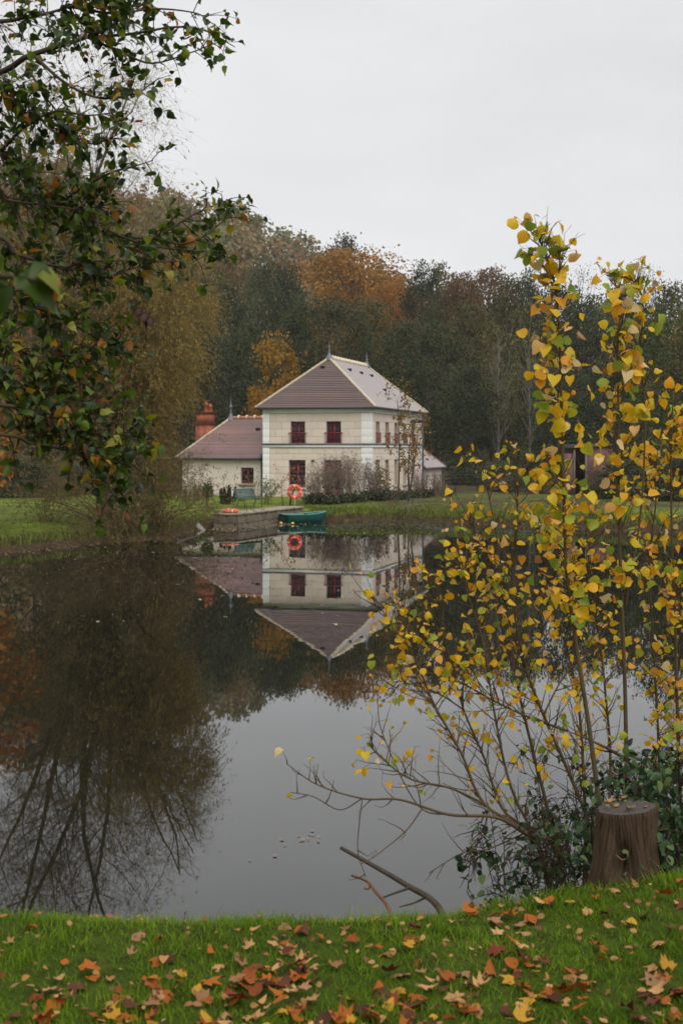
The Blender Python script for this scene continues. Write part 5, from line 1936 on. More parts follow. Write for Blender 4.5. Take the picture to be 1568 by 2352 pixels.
sc = np.where(r.random(n) < 0.08, r.uniform(0.09, 0.15, n), r.uniform(0.03, 0.08, n))
rot = frames(np.stack([r.normal(0, 1, n), r.normal(0, 1, n), np.zeros(n)], -1), np.tile([0, 0, 1.0], (n, 1)) + r.normal(0, 0.08, (n, 3)))
a.scatter(*OVATE[0], np.stack([x, y, np.full(n, 0.012)], -1), rot, sc, r.random(n))
lm_float = leaf_mat('floating_leaves', G('6a5a40', '88765a', '5c4a32', '988a6c', '7a5c38'), trans=0.0, rough=0.5)
o = a.build('floating_leaves', lm_float, kind='stuff')
tag(o, 'scatter of pale fallen leaves floating on the far half of the pond', 'leaves')
a = Acc()
n = 9000
cxs = [(960, 1207), (1040, 1214), (1120, 1219), (1200, 1222), (860, 1206), (790, 1210), (430, 1240), (1000, 1217), (1250, 1226)]
k = r.integers(0, len(cxs), n)
px = np.array([c[0] for c in cxs])[k] + r.normal(0, 36, n)
py = np.array([c[1] for c in cxs])[k] + r.normal(0, 3.2, n)
y = ZC * FOC / (py - HY)
x = (px - CX) / FOC * y
ok = (y < far_shore(x) + 0.2) & (wob(x, y, 0.9) + r.normal(0, 0.35, n) > -0.1) & (y > 40)
x, y = x[ok], y[ok]
n = len(x)
rot = frames(np.stack([r.normal(0, 1, n), r.normal(0, 1, n), np.zeros(n)], -1), np.tile([0, 0, 1.0], (n, 1)) + r.normal(0, 0.1, (n, 3)))
a.scatter(*OVATE[0], np.stack([x, y, np.full(n, 0.016)], -1), rot, r.uniform(0.03, 0.085, n), r.random(n))
o = a.build('algae', leaf_mat('algae', G('252e12', '303c18', '3c481e', '464c26'), trans=0.0, rough=0.6), kind='stuff')
tag(o, 'thin green algae mats floating along the far shore', 'algae')

fl_m = leaf_meshes('floating_leaf', [MAPLE[3], MAPLE[0]], leaf_mat('near_floating', G('7c6040', '6e5030', '88704c', '6a4626'), 'object', trans=0.0, rough=0.5))
for k in range(15):
    q = (r.normal(712, 26), r.normal(1922, 8)) if k < 11 else (r.uniform(560, 700), r.uniform(1890, 1985))
    d = ZC * FOC / (q[1] - HY)
    o = bpy.data.objects.new('floating_leaf', fl_m[k % 2])
    o.location = ((q[0] - CX) / FOC * d, d, 0.012)
    s = r.uniform(0.035, 0.075)
    o.scale = (s, s, s * 0.25)
    o.rotation_euler = (0, 0, r.uniform(0, 6.28))
    col.objects.link(o)
    tag(o, 'pale tan leaf floating in the loose cluster on the near water', 'leaf', 'leaves floating on the near water')

# ------------------------------------------------------------------ the foreground: lime branches at the left
def branch_foliage(paths, r, twig_n, twig_len, leaf_n, size, droop, wood, fine_, t0=0.0, r0=0.016, r1=0.003, petiole=0.035, up=0.0, face=0.25, twig_bias=(0, 0, 0), leaf_t0=0.1, hang=-0.6, flat=0.55):
    """paths: world polylines; returns leaf positions, axes, normals, sizes"""
    LP, LA, LN, LS = [], [], [], []
    for path in paths:
        ra = r0 if not isinstance(path, tuple) else path[1]
        pts = smooth_path(path if not isinstance(path, tuple) else path[0], 7)
        k = len(pts)
        wood.tube(pts, np.linspace(ra, r1, k), 7, r.random())
        seglen = np.linalg.norm(np.diff(pts, axis=0), axis=1).sum()
        nt = max(2, int(twig_n * seglen))
        for j in range(nt):
            t = r.uniform(t0, 1.0) * (k - 1.001)
            i = int(t)
            f = t - i
            q = pts[i] * (1 - f) + pts[i + 1] * f
            tg = unit(pts[i + 1] - pts[i])
            side = unit(np.cross(tg, r.normal(0, 1, 3)))
            d = unit(tg * r.uniform(0.3, 0.9) + side * 0.9 + np.array([0, 0, up]) + np.array(twig_bias))
            ln = twig_len * r.uniform(0.45, 1.3) * (1.15 - 0.5 * t / k)
            tp = [q]
            for s in range(4):
                d = unit(d + r.normal(0, 0.13, 3) + np.array([0, 0, droop]))
                tp.append(tp[-1] + d * ln / 4)
            tp = np.array(tp)
            fine_.tube(tp, np.linspace(0.0035, 0.0012, 5), 3, r.random(), cap=False)
            nl_ = max(1, int(leaf_n * ln / twig_len + r.random()))
            for m_ in range(nl_):
                tt = r.uniform(leaf_t0, 1.0) * 3.999 if m_ else 3.99
                ii = int(tt)
                p = tp[ii] * (1 - (tt - ii)) + tp[ii + 1] * (tt - ii)
                pd = unit(unit(tp[ii + 1] - tp[ii]) * 0.6 + r.normal(0, 0.7, 3) + np.array([0, 0, 0.1]))
                e = p + pd * petiole * r.uniform(0.6, 1.3)
                fine_.tube(np.stack([p, e]), [0.0011, 0.0009], 3, r.random(), cap=False)
                ax_ = unit(pd * 0.6 + r.normal(0, 0.5, 3) + np.array([0, 0, hang]))
                nm = unit(r.normal(0, 0.6, 3) + np.array([0, -face, flat]))
                LP.append(e)
                LA.append(ax_)
                LN.append(nm)
                LS.append(size * r.choice([0.5, 0.75, 1.0, 1.15, 1.35]) * r.uniform(0.9, 1.1))
    return np.array(LP), np.array(LA), np.array(LN), np.array(LS)

r = np.random.default_rng(71)
tx, ty = -4.7, 6.6
tz = Hh(tx, ty)
lime = thing('lime_tree', 'dark green lime branches hanging in from the left in the foreground', 'tree', (tx, ty, tz))
tk = Acc()
tk.tube(smooth_path([(tx, ty, tz - 0.4), (tx + 0.05, ty, tz + 2), (tx - 0.05, ty + 0.1, tz + 5), (tx + 0.1, ty, tz + 9)]), np.linspace(0.24, 0.06, 19), 10)
tk.build('trunk', M['bark'], lime, smooth=True)
def lp(pts, start=None):
    q = [P(*p) for p in pts]
    if start is not None:
        q = [np.array([tx, ty, start])] + q
    return q
main = [
    (lp([(-160, 200, 7.9), (75, 125, 7.8), (200, 85, 7.7), (270, 50, 7.7), (330, -20, 7.6)], 4.9), 0.024),
    (lp([(200, 85, 7.7), (300, 78, 7.8), (400, 62, 7.9), (470, 70, 8.0), (540, 108, 8.0)]), 0.010),
    (lp([(200, 85, 7.7), (280, 120, 7.6), (350, 145, 7.6), (440, 120, 7.7), (490, 100, 7.7)]), 0.008),
    (lp([(75, 125, 7.8), (150, 190, 7.6), (230, 225, 7.5), (310, 215, 7.5), (358, 185, 7.5)]), 0.010),
    (lp([(-160, 290, 7.4), (0, 350, 7.5), (80, 420, 7.5), (140, 465, 7.6), (230, 525, 7.7), (345, 545, 7.8), (450, 490, 7.9), (533, 455, 8.0)], 4.6), 0.024),
    (lp([(230, 525, 7.7), (330, 560, 7.7), (430, 575, 7.8), (520, 578, 7.8)]), 0.009),
    (lp([(345, 545, 7.8), (420, 560, 7.7), (480, 535, 7.7), (520, 500, 7.7)]), 0.006),
    (lp([(140, 465, 7.6), (200, 425, 7.5), (260, 395, 7.4), (300, 385, 7.4), (352, 368, 7.4)]), 0.009),
    (lp([(-160, 60, 7.0), (60, 40, 7.1), (160, 15, 7.2), (260, -20, 7.3)], 5.3), 0.016),
    (lp([(160, 15, 7.2), (260, 30, 7.4), (360, 20, 7.6), (450, 30, 7.8), (480, 50, 7.8)]), 0.008),
    (lp([(0, 350, 7.5), (60, 290, 7.3), (130, 255, 7.2), (200, 265, 7.2), (285, 255, 7.2)]), 0.010),
    (lp([(-160, 540, 6.9), (40, 585, 7.0), (140, 615, 7.2), (240, 630, 7.3), (330, 610, 7.4)], 4.2), 0.014),
    (lp([(140, 615, 7.2), (220, 600, 7.3), (330, 600, 7.4), (420, 600, 7.5)]), 0.007),
    (lp([(-160, 660, 6.8), (60, 700, 6.9), (150, 735, 7.0), (230, 780, 7.1), (282, 790, 7.1)], 3.9), 0.012),
    (lp([(-160, 780, 6.5), (30, 800, 6.6), (100, 830, 6.7), (170, 810, 6.8), (230, 805, 6.8)], 3.8), 0.010),
    (lp([(-160, 850, 6.5), (10, 880, 6.6), (80, 900, 6.7), (140, 910, 6.8)], 3.7), 0.009),
    (lp([(-160, 930, 6.4), (60, 950, 6.5), (150, 985, 6.6), (230, 1015, 6.7), (305, 985, 6.8)], 3.6), 0.012),
    (lp([(-160, 1000, 6.4), (80, 1020, 6.5), (180, 1040, 6.6), (250, 1060, 6.6), (310, 1055, 6.7)], 3.4), 0.010),
    (lp([(180, 1040, 6.6), (220, 1075, 6.6), (245, 1110, 6.6), (262, 1135, 6.6)]), 0.006),
    (lp([(70, 165, 7.6), (100, 215, 7.5), (135, 265, 7.5), (150, 330, 7.4), (160, 390, 7.4)]), 0.007),
    (lp([(0, 350, 7.5), (30, 430, 7.3), (45, 520, 7.2), (60, 600, 7.1), (60, 660, 7.0)]), 0.007),
    (lp([(80, 420, 7.5), (100, 500, 7.4), (110, 560, 7.3), (120, 640, 7.2)]), 0.006),
    (lp([(-160, 120, 7.3), (0, 200, 7.3), (60, 230, 7.3), (120, 300, 7.2), (210, 330, 7.2), (270, 310, 7.2)], 5.0), 0.010),
    (lp([(-160, 430, 7.1), (20, 460, 7.2), (100, 470, 7.2), (180, 480, 7.3), (250, 470, 7.3)], 4.4), 0.010),
]
wd, fn = Acc(), Acc()
LPp, LA, LN, LS = branch_foliage(main, r, 19.0, 0.25, 6.4, 0.037, -0.10, wd, fn, petiole=0.028, face=-0.05, r1=0.0025, hang=-0.16, flat=1.0)
px_ = LPp[:, 0] / LPp[:, 1] * FOC + CX
keep = (px_ > -330)
LPp, LA, LN, LS = LPp[keep], LA[keep], LN[keep], LS[keep]
wd.build('branches', M['bark'], lime)
fn.build('twigs', M['twig_dark'], lime)
lime_stops = [(0.0, lin('1e2c0a')), (0.3, lin('2e400e')), (0.6, lin('435a12')), (0.8, lin('5e7418')), (0.9, lin('86801e')), (0.95, lin('a4741e')), (1.0, lin('8a4a26'))]
lm_lime_o = leaf_mat('lime_leaf', lime_stops, 'object', trans=0.45, rough=0.42, spec=0.4)
lm_lime = leaf_mat('lime_leaves', lime_stops, 'attr', trans=0.45, rough=0.42, spec=0.4)
ms = leaf_meshes('lime_leaf', LINDEN, lm_lime_o)
place_leaves('leaf', lime, ms, LINDEN, LPp, frames(LA, LN), LS, 300, lm_lime)
print('lime leaves', len(LPp))
# hanging brown bracts with seeds
a = Acc()
n = 150
i = r.integers(0, len(LPp), n)
pp = LPp[i] + r.normal(0, 0.03, (n, 3))
a.scatter(*OVATE[1], pp, frames(unit(r.normal(0, 0.3, (n, 3)) - UZ), r.normal(0, 1, (n, 3))), np.stack([r.uniform(0.012, 0.02, n), r.uniform(0.04, 0.065, n), np.full(n, 0.03)], -1), r.random(n))
a.build('bracts', leaf_mat('bracts', G('6a3a24', '84502e', '5a3a22'), trans=0.3), lime, kind='stuff')
# a few leaves close to the eye and withered ones on a long twig
tw = Acc()
big_ms = leaf_meshes('lime_leaf', LINDEN[:1] + LINDEN[3:], lm_lime)
q = [np.array([tx, ty, 4.1]), P(-300, 600, 3.6), P(-60, 630, 3.1), P(60, 640, 3.0), P(112, 660, 3.0)]
tw.tube(smooth_path(q, 8), np.linspace(0.012, 0.0015, 33), 6)
tw.build('near_twig', M['twig_dark'], lime)
for (x_, y_, d_, s_, axv, nmv, tone) in ((58, 632, 3.0, 0.085, (0.5, 0, -0.45), (0.2, -0.8, 0.6), 0.45), (8, 655, 3.1, 0.075, (-0.3, 0.1, -0.8), (0.0, -0.8, 0.5), 0.3), (92, 632, 3.0, 0.055, (0.8, 0.1, -0.5), (0.1, -0.5, 0.8), 0.85), (105, 655, 3.02, 0.05, (0.25, 0, -1), (0.3, -0.9, 0.3), 0.99)):
    a = Acc()
    a.scatter(*LINDEN[0], P(x_, y_, d_)[None], frames(np.array([axv], float), np.array([nmv], float)), np.array([s_]), np.array([tone]))
    a.build('leaf', lm_lime, lime)
wm = leaf_mat('withered', G('2e1c14', '42281c', '38241a'), trans=0.1)
for k, (x_, y_) in enumerate(((300, 692), (312, 712), (322, 726), (338, 735))):
    a = Acc()
    a.scatter(*LINDEN[2], P(x_, y_, 7.2)[None], frames(np.array([[0.4 + 0.1 * k, 0, -0.9]]), np.array([[0.3, -0.6, 0.5]])), np.array([0.065 if k == 2 else 0.05]), np.array([0.3 * k]))
    a.build('leaf', wm, lime)
# red-orange maple sprig at the left edge, nearer than the bank
# ------------------------------------------------------------------ the foreground: yellow poplars at the right
pop_stops = [(0.0, lin('788c34')), (0.14, lin('98a22e')), (0.26, lin('c8ae22')), (0.48, lin('dcb01c')), (0.74, lin('dea41a')), (0.87, lin('d49228')), (0.94, lin('dcc288')), (1.0, lin('8a5a24'))]
spots = (lin('5a3416'), 26.0, 0.64)
lm_pop_o = leaf_mat('poplar_leaf', pop_stops, 'object', trans=0.4, rough=0.5, spots=(lin('6a3e16'), 3.2, 0.66))
lm_pop = leaf_mat('poplar_leaves', pop_stops, 'attr', trans=0.4, rough=0.5)
pms = leaf_meshes('poplar_leaf', POPLAR, lm_pop_o)

def poplar(label, base, stems, r, nparts, twn, twl, lfn, size, t0, droop=0.05, up=0.35, name='poplar_sapling', r1=0.003, extra=None, leaf_t0=0.15, keepf=None):
    root = thing(name, label, 'sapling', base, 'young yellow poplars on the near bank')
    wd, fn = Acc(), Acc()
    res = [branch_foliage(stems, r, twn, twl, lfn, size, droop, wd, fn, t0=t0, r1=r1, petiole=0.045, up=up, face=0.5, leaf_t0=leaf_t0)]
    if extra:
        for (st2, twn2, twl2, lfn2, size2, t02) in extra:
            res.append(branch_foliage(st2, r, twn2, twl2, lfn2, size2, droop, wd, fn, t0=t02, r1=0.0018, petiole=0.03, up=up, face=0.5, leaf_t0=leaf_t0))
    p, a_, n_, s_ = [np.concatenate([q[i] for q in res]) for i in range(4)]
    if keepf is not None:
        k_ = keepf(p, r)
        p, a_, n_, s_ = p[k_], a_[k_], n_[k_], s_[k_]
    wd.build('stems', M['twig_poplar'], root, smooth=True)
    fn.build('twigs', M['twig_poplar'], root)
    place_leaves('leaf', root, pms, POPLAR, p, frames(a_, n_), s_, nparts, lm_pop)
    print(label, len(p))
    return root

def thin_tip(p, r_):
    y = HY - (p[:, 2] - ZC) / p[:, 1] * FOC
    return r_.random(len(p)) < np.interp(y, [520, 640, 760], [0.42, 0.55, 1.0])
def ground_pt(px, py, d):
    p = P(px, py, d)
    return np.array([p[0], p[1], Hh(p[0], p[1]) - 0.05])
r = np.random.default_rng(81)
D1 = 6.7
s1 = [ground_pt(1390, 2000, D1 + 0.1), P(1383, 1900, D1), P(1370, 1807, D1), P(1351, 1665, D1), P(1323, 1486, D1), P(1300, 1311, D1), P(1294, 1140, D1), P(1290, 1000, D1), P(1284, 788, D1), P(1276, 669, D1), P(1257, 596, D1), P(1232, 540, D1)]
s1b = [P(1276, 669, D1), P(1283, 620, D1 - 0.05), P(1285, 560, D1 - 0.05)]
poplar('tallest yellow poplar sapling, rising above the wood right of the house', s1[0], [(s1, 0.014), (s1b, 0.004)], r, 300, 46, 0.165, 3.6, 0.047, 0.38, keepf=thin_tip)
D2 = 7.1
s2 = [ground_pt(1450, 1990, D2), P(1441, 1850, D2), P(1438, 1784, D2), P(1434, 1571, D2), P(1425, 1335, D2), P(1420, 1180, D2), P(1419, 1035, D2), P(1419, 919, D2), P(1417, 804, D2), P(1424, 700, D2), P(1408, 636, D2)]
s2b = [P(1434, 1400, D2), P(1470, 1180, D2 + 0.1), P(1480, 960, D2 + 0.1), P(1470, 820, D2 + 0.1), P(1475, 690, D2 + 0.1), P(1450, 640, D2 + 0.1)]
poplar('second yellow poplar sapling, shorter, right of the tallest one', s2[0], [(s2, 0.013), (s2b, 0.006)], r, 300, 27, 0.165, 3.4, 0.046, 0.36, keepf=thin_tip)
D3 = 7.4
s3 = [ground_pt(1562, 1980, D3), P(1560, 1800, D3), P(1555, 1665, D3), P(1550, 1450, D3), P(1542, 1246, D3), P(1540, 1050, D3), P(1545, 905, D3)]
s3b = [ground_pt(1520, 1980, D3 + 0.2), P(1512, 1750, D3 + 0.2), P(1500, 1500, D3 + 0.2), P(1490, 1300, D3 + 0.2), P(1505, 1150, D3 + 0.2), P(1500, 1060, D3 + 0.2)]
s3c = [ground_pt(1620, 1980, D3), P(1615, 1700, D3), P(1600, 1400, D3), P(1590, 1150, D3), P(1575, 980, D3)]
poplar('yellow poplar sapling at the right edge of the picture', s3[0], [(s3, 0.012), (s3b, 0.008), (s3c, 0.010)], r, 300, 24, 0.18, 3.4, 0.038, 0.18)
# many-stemmed clump leaning left over the water
D4 = 6.9
bs = ground_pt(1330, 2010, D4)
st = [
    ([bs, P(1345, 1900, D4), P(1328, 1831, D4), P(1295, 1751, D4), P(1247, 1642, D4), P(1205, 1533, D4), P(1167, 1420, D4), P(1150, 1300, D4), P(1130, 1180, D4), P(1105, 1065, D4)], 0.012),
    ([P(1205, 1533, D4), P(1180, 1400, D4 - 0.1), P(1185, 1250, D4 - 0.1), P(1190, 1120, D4 - 0.1), P(1205, 1070, D4 - 0.1)], 0.006),
    ([bs, P(1266, 1902, D4 + 0.1), P(1228, 1747, D4 + 0.1), P(1191, 1592, D4 + 0.1), P(1160, 1430, D4 + 0.2), P(1120, 1300, D4 + 0.2), P(1075, 1190, D4 + 0.2)], 0.011),
    ([bs + np.array([-0.03, 0, 0]), P(1253, 1983, D4 - 0.1), P(1173, 1809, D4 - 0.1), P(1132, 1623, D4 - 0.1), P(1110, 1480, D4 - 0.1), P(1070, 1350, D4 - 0.1), P(1060, 1290, D4 - 0.1)], 0.009),
    ([bs + np.array([-0.05, 0, 0]), P(1241, 1950, D4), P(1154, 1859, D4), P(1111, 1741, D4), P(1064, 1630, D4), P(1030, 1500, D4), P(1010, 1400, D4), P(985, 1340, D4)], 0.009),
    ([bs + np.array([-0.06, 0, 0]), P(1236, 1952, D4 - 0.2), P(1111, 1846, D4 - 0.2), P(1058, 1729, D4 - 0.2), P(993, 1611, D4 - 0.2), P(950, 1505, D4 - 0.2), P(900, 1440, D4 - 0.2), P(862, 1375, D4 - 0.2)], 0.010),
    ([P(1111, 1846, D4 - 0.2), P(1030, 1809, D4 - 0.3), P(944, 1790, D4 - 0.4), P(880, 1745, D4 - 0.4), P(845, 1705, D4 - 0.4)], 0.006),
    ([P(1303, 1679, D4), P(1216, 1648, D4), P(1136, 1611, D4), P(1040, 1560, D4), P(960, 1545, D4), P(890, 1560, D4)], 0.007),
    ([P(1440, 1745, D4 + 0.1), P(1380, 1712, D4), P(1303, 1679, D4)], 0.011),
    ([bs + np.array([0.05, 0, 0]), P(1340, 1800, D4 + 0.3), P(1325, 1600, D4 + 0.3), P(1290, 1450, D4 + 0.3), P(1250, 1330, D4 + 0.3), P(1235, 1200, D4 + 0.3)], 0.010),
    ([bs + np.array([0.08, 0, 0]), P(1400, 1800, D4 + 0.4), P(1390, 1600, D4 + 0.4), P(1370, 1420, D4 + 0.4), P(1350, 1300, D4 + 0.4), P(1360, 1180, D4 + 0.4)], 0.009),
    ([P(1247, 1642, D4), P(1290, 1560, D4 + 0.1), P(1350, 1480, D4 + 0.1), P(1370, 1430, D4 + 0.1)], 0.005),
    ([P(1064, 1630, D4), P(1000, 1590, D4 - 0.1), P(930, 1570, D4 - 0.1), P(900, 1590, D4 - 0.1)], 0.004),
    ([P(1030, 1500, D4), P(960, 1470, D4), P(930, 1400, D4), P(925, 1350, D4)], 0.004),
]
low = [
    ([bs + np.array([-0.05, -0.1, 0]), P(1284, 1968, D4 - 0.4), P(1204, 1914, D4 - 0.5), P(1136, 1877, D4 - 0.6), P(1030, 1871, D4 - 0.6), P(919, 1837, D4 - 0.6), P(832, 1834, D4 - 0.6), P(730, 1803, D4 - 0.6), P(659, 1755, D4 - 0.6)], 0.011),
    ([P(1050, 1872, D4 - 0.6), P(960, 1850, D4 - 0.5), P(880, 1690, D4 - 0.45), P(866, 1610, D4 - 0.45)], 0.004),
    ([P(1204, 1914, D4 - 0.5), P(1120, 1950, D4 - 0.6), P(1060, 1960, D4 - 0.6), P(985, 2005, D4 - 0.6)], 0.004),
    ([P(969, 1858, D4 - 0.6), P(930, 1910, D4 - 0.65), P(855, 1972, D4 - 0.7)], 0.004),
    ([P(832, 1834, D4 - 0.6), P(780, 1860, D4 - 0.6), P(720, 1830, D4 - 0.65), P(668, 1820, D4 - 0.65)], 0.003),
    ([P(832, 1834, D4 - 0.6), P(824, 1900, D4 - 0.6), P(822, 1960, D4 - 0.6), P(840, 2015, D4 - 0.6)], 0.0025),
]
def thin_low(p, r_):
    y = HY - (p[:, 2] - ZC) / p[:, 1] * FOC
    pr_ = np.interp(y, [1000, 1450, 1600, 1750, 1850, 2100], [1.0, 1.0, 0.85, 0.40, 0.08, 0.02])
    return r_.random(len(p)) < pr_
poplar('many-stemmed yellow poplar clump leaning left over the water', bs, st, r, 300, 30, 0.20, 3.1, 0.0315, 0.20, name='poplar_clump', r1=0.002,
       extra=[(low, 9, 0.16, 0.6, 0.034, 0.3)], keepf=thin_low)

# bramble thicket behind the stump
lm_br_o = leaf_mat('bramble_leaf', G('16281a', '22381f', '2f4a26', '3e5a30', '5a6a34'), 'object', trans=0.2, rough=0.5)
lm_br = leaf_mat('bramble_leaves', G('16281a', '22381f', '2f4a26', '3e5a30', '5a6a34'), trans=0.2, rough=0.5)
bms = leaf_meshes('bramble_leaf', OVATE, lm_br_o)
r = np.random.default_rng(91)
bb = ground_pt(1500, 1990, 6.6)
root = thing('bramble_thicket', 'dark green bramble thicket around and behind the tree stump', 'bramble', bb)
paths = []
for k in range(46):
    x0 = r.uniform(1230, 1640) if k % 3 else r.uniform(1480, 1660)
    d0 = r.uniform(6.3, 7.6)
    g0 = ground_pt(x0, 2000, d0)
    top = P(x0 + r.normal(-20, 70), r.uniform(1720, 1930) if x0 > 1330 else r.uniform(1830, 1960), d0 + r.normal(0, 0.2))
    tip = top + np.array([r.normal(-0.05, 0.16), r.normal(-0.05, 0.12), r.uniform(-0.22, -0.02)])
    paths.append(([g0, (g0 + top) / 2 + np.array([r.normal(0, 0.03), 0, 0.05]), top, tip], 0.004))
for k in range(16):
    x0 = r.uniform(1100, 1330)
    d0 = r.uniform(6.2, 7.0)
    g0 = ground_pt(x0 + 60, 2040, d0)
    top = P(x0 + r.normal(0, 40), r.uniform(1850, 1990), d0)
    tip = P(x0 - r.uniform(20, 90), r.uniform(1960, 2060), d0 - 0.1)
    paths.append(([g0, (g0 + top) / 2, top, tip], 0.0025))
wd, fn = Acc(), Acc()
p, a_, n_, s_ = branch_foliage(paths, r, 26, 0.11, 3.2, 0.040, -0.1, wd, fn, t0=0.15, r1=0.0015, petiole=0.02, face=0.3)
ok = p[:, 0] / p[:, 1] * FOC + CX > 1330
ok |= r.random(len(p)) < 0.3
p, a_, n_, s_ = p[ok], a_[ok], n_[ok], s_[ok]
wd.build('stems', M['twig_dark'], root)
fn.build('twigs', M['twig_dark'], root)
place_leaves('leaf', root, bms, OVATE, p, frames(a_, n_), s_, 300, lm_br)
print('bramble', len(p))

# ------------------------------------------------------------------ the stump
sd_ = 5.85
sc_ = P(1438, 2000, sd_)
sb = np.array([sc_[0], sd_, Hh(sc_[0], sd_)])
stump = thing('tree_stump', 'weathered brown tree stump with sawn top at the edge of the grass', 'stump', sb)
ztop = ZC - (1856 - HY) / FOC * sd_
nA, nZ = 200, 44
an = np.arange(nA) * 2 * math.pi / nA
V = []
for k in range(nZ):
    t = k / (nZ - 1)
    z = sb[2] - 0.12 + (ztop - sb[2] + 0.12) * t
    rad = 0.113 + 0.045 * (1 - t) ** 2.2
    ridg = 0.009 * np.abs(np.sin(an * 13 + 2 * np.sin(an * 2 + t * 2.6) + 0.8 * np.sin(t * 9))) + 0.011 * np.abs(np.sin(an * 23 + 4 * t + 2 * np.sin(3 * an + 6 * t))) + 0.003 * np.sin(an * 7 + 9 * t) - 0.006
    root_fl = 0.035 * (1 - t) ** 3 * (0.5 + 0.5 * np.sin(an * 5 + 0.7))
    # hollow scar facing the viewer
    da = np.angle(np.exp(1j * (an - R(258))))
    scar = -0.055 * np.exp(-(da / 0.32) ** 2) * np.exp(-((t - 0.55) / 0.16) ** 2) + 0.022 * np.exp(-((np.abs(da) - 0.5) / 0.15) ** 2) * np.exp(-((t - 0.5) / 0.25) ** 2)
    rr = rad + ridg + root_fl + scar
    rr = rr * np.where(t > 0.985, 0.97, 1.0)
    V.append(np.stack([sb[0] - 0.012 * (1 - t) + rr * np.cos(an), sb[1] + rr * np.sin(an) * 0.95, np.full(nA, z) + 0.012 * np.cos(an) * t], -1))
V = np.array(V)
a = Acc()
i = np.arange(nZ - 1)[:, None] * nA
j = np.arange(nA)[None]
a.add(V.reshape(-1, 3), np.stack([i + j, i + (j + 1) % nA, i + nA + (j + 1) % nA, i + nA + j], -1).reshape(-1, 4))
a.build('bark', pbr('stump_bark', lin('4c3e30'), 0.95, 0.1, var=1.0, scale=30, dark=lin('120d09'), bump=1.0, bscale=60, stretch=(1, 1, 0.14)), stump, smooth=True)
a = Acc()
top = V[-1]
c = top.mean(0)
rings = [c[None] + (top - c[None]) * f + np.array([0, 0, 0.004 * math.sin(f * 9)]) for f in (1.0, 0.85, 0.6, 0.3)]
Vt = np.concatenate(rings + [c[None]])
a.add(Vt, np.concatenate([np.stack([k * nA + np.arange(nA), k * nA + (np.arange(nA) + 1) % nA, (k + 1) * nA + (np.arange(nA) + 1) % nA, (k + 1) * nA + np.arange(nA)], -1) for k in range(3)]))
a.more(np.stack([3 * nA + np.arange(nA), 3 * nA + (np.arange(nA) + 1) % nA, np.full(nA, 4 * nA)], -1))
a.build('sawn_top', pbr('sawn_wood', lin('4a4540'), 0.9, 0.1, var=1.0, scale=18, dark=lin('191614'), bump=0.5, bscale=30), stump)
a = Acc()
a.tube(smooth_path([sb + np.array([-0.065, -0.118, 0.165]), sb + np.array([-0.045, -0.132, 0.150]), sb + np.array([-0.02, -0.125, 0.156])], 4), 0.0025, 5)
a.tube(smooth_path([sb + np.array([-0.02, -0.125, 0.156]), sb + np.array([-0.018, -0.11, 0.18])], 3), 0.003, 5)
a.build('loose_sliver', pbr('sliver', lin('7c6248'), 0.9, 0.1), stump)
r = np.random.default_rng(95)
a = Acc()
n = 22
an_ = r.uniform(0, 6.28, n)
ra_ = np.sqrt(r.random(n)) * 0.10
pp = np.stack([c[0] + ra_ * np.cos(an_), c[1] + 0.02 + ra_ * np.sin(an_) * 0.9, c[2] + 0.008 + r.uniform(0, 0.012, n)], -1)
a.scatter(*OVATE[0], pp, frames(np.stack([r.normal(0, 1, n), r.normal(0, 1, n), r.normal(0, 0.25, n)], -1), np.tile([0, -0.2, 1.0], (n, 1)) + r.normal(0, 0.3, (n, 3))), r.uniform(0.015, 0.035, n), r.random(n))
a.build('leaf_litter', leaf_mat('stump_litter', G('5a3e22', '7c5c30', '94703c', '6a4026'), trans=0.1), stump, kind='stuff')

# dead branches lying on the bank and over the water
db = ground_pt(1050, 2110, 5.95)
o = thing('dead_branch', 'long dark dead branch slanting out over the water from the bank', 'branch', db)
a = Acc()
a.tube(smooth_path([db, P(1005, 2082, 6.3), P(935, 2034, 6.7), P(860, 1990, 7.2), P(784, 1948, 7.6)]), np.linspace(0.017, 0.010, 25), 8)
a.build('limb', M['dead_wood'], o, smooth=True)
a = Acc()
a.tube(smooth_path([P(944, 2038, 6.66), P(910, 2050, 6.6), P(872, 2064, 6.5)]), np.linspace(0.007, 0.004, 13), 6)
a.build('side_twig', M['dead_wood'], o)
a = Acc()
a.tube(smooth_path([P(975, 2062, 6.45), P(950, 2074, 6.4), P(918, 2083, 6.3)]), np.linspace(0.006, 0.003, 13), 6)
a.build('side_twig', M['dead_wood'], o)
db2 = ground_pt(915, 2115, 5.75)
o = thing('dead_branch', 'short reddish dead stick beside the long dark branch', 'branch', db2)
a = Acc()
a.tube(smooth_path([db2, P(893, 2090, 6.0), P(862, 2048, 6.3), P(842, 2024, 6.4), P(808, 2011, 6.5)]), np.linspace(0.009, 0.0055, 25), 7)
a.tube(smooth_path([P(850, 2032, 6.38), P(846, 2042, 6.36), P(836, 2040, 6.36)]), 0.0045, 5)
a.build('limb', pbr('red_stick', lin('6a4c38'), 0.9, 0.1, var=0.6, scale=14, dark=lin('3a281e')), o)

# ------------------------------------------------------------------ near lawn: grass and fallen leaves
r = np.random.default_rng(101)
a = Acc()
n = 330000
x = r.uniform(-3.9, 3.9, n)
y = r.uniform(2.9, 6.5, n)
keep = r.random(n) < np.where(np.abs(x) < 0.27 * y + 0.8, 1.0, 0.3)
x, y = x[keep], y[keep]
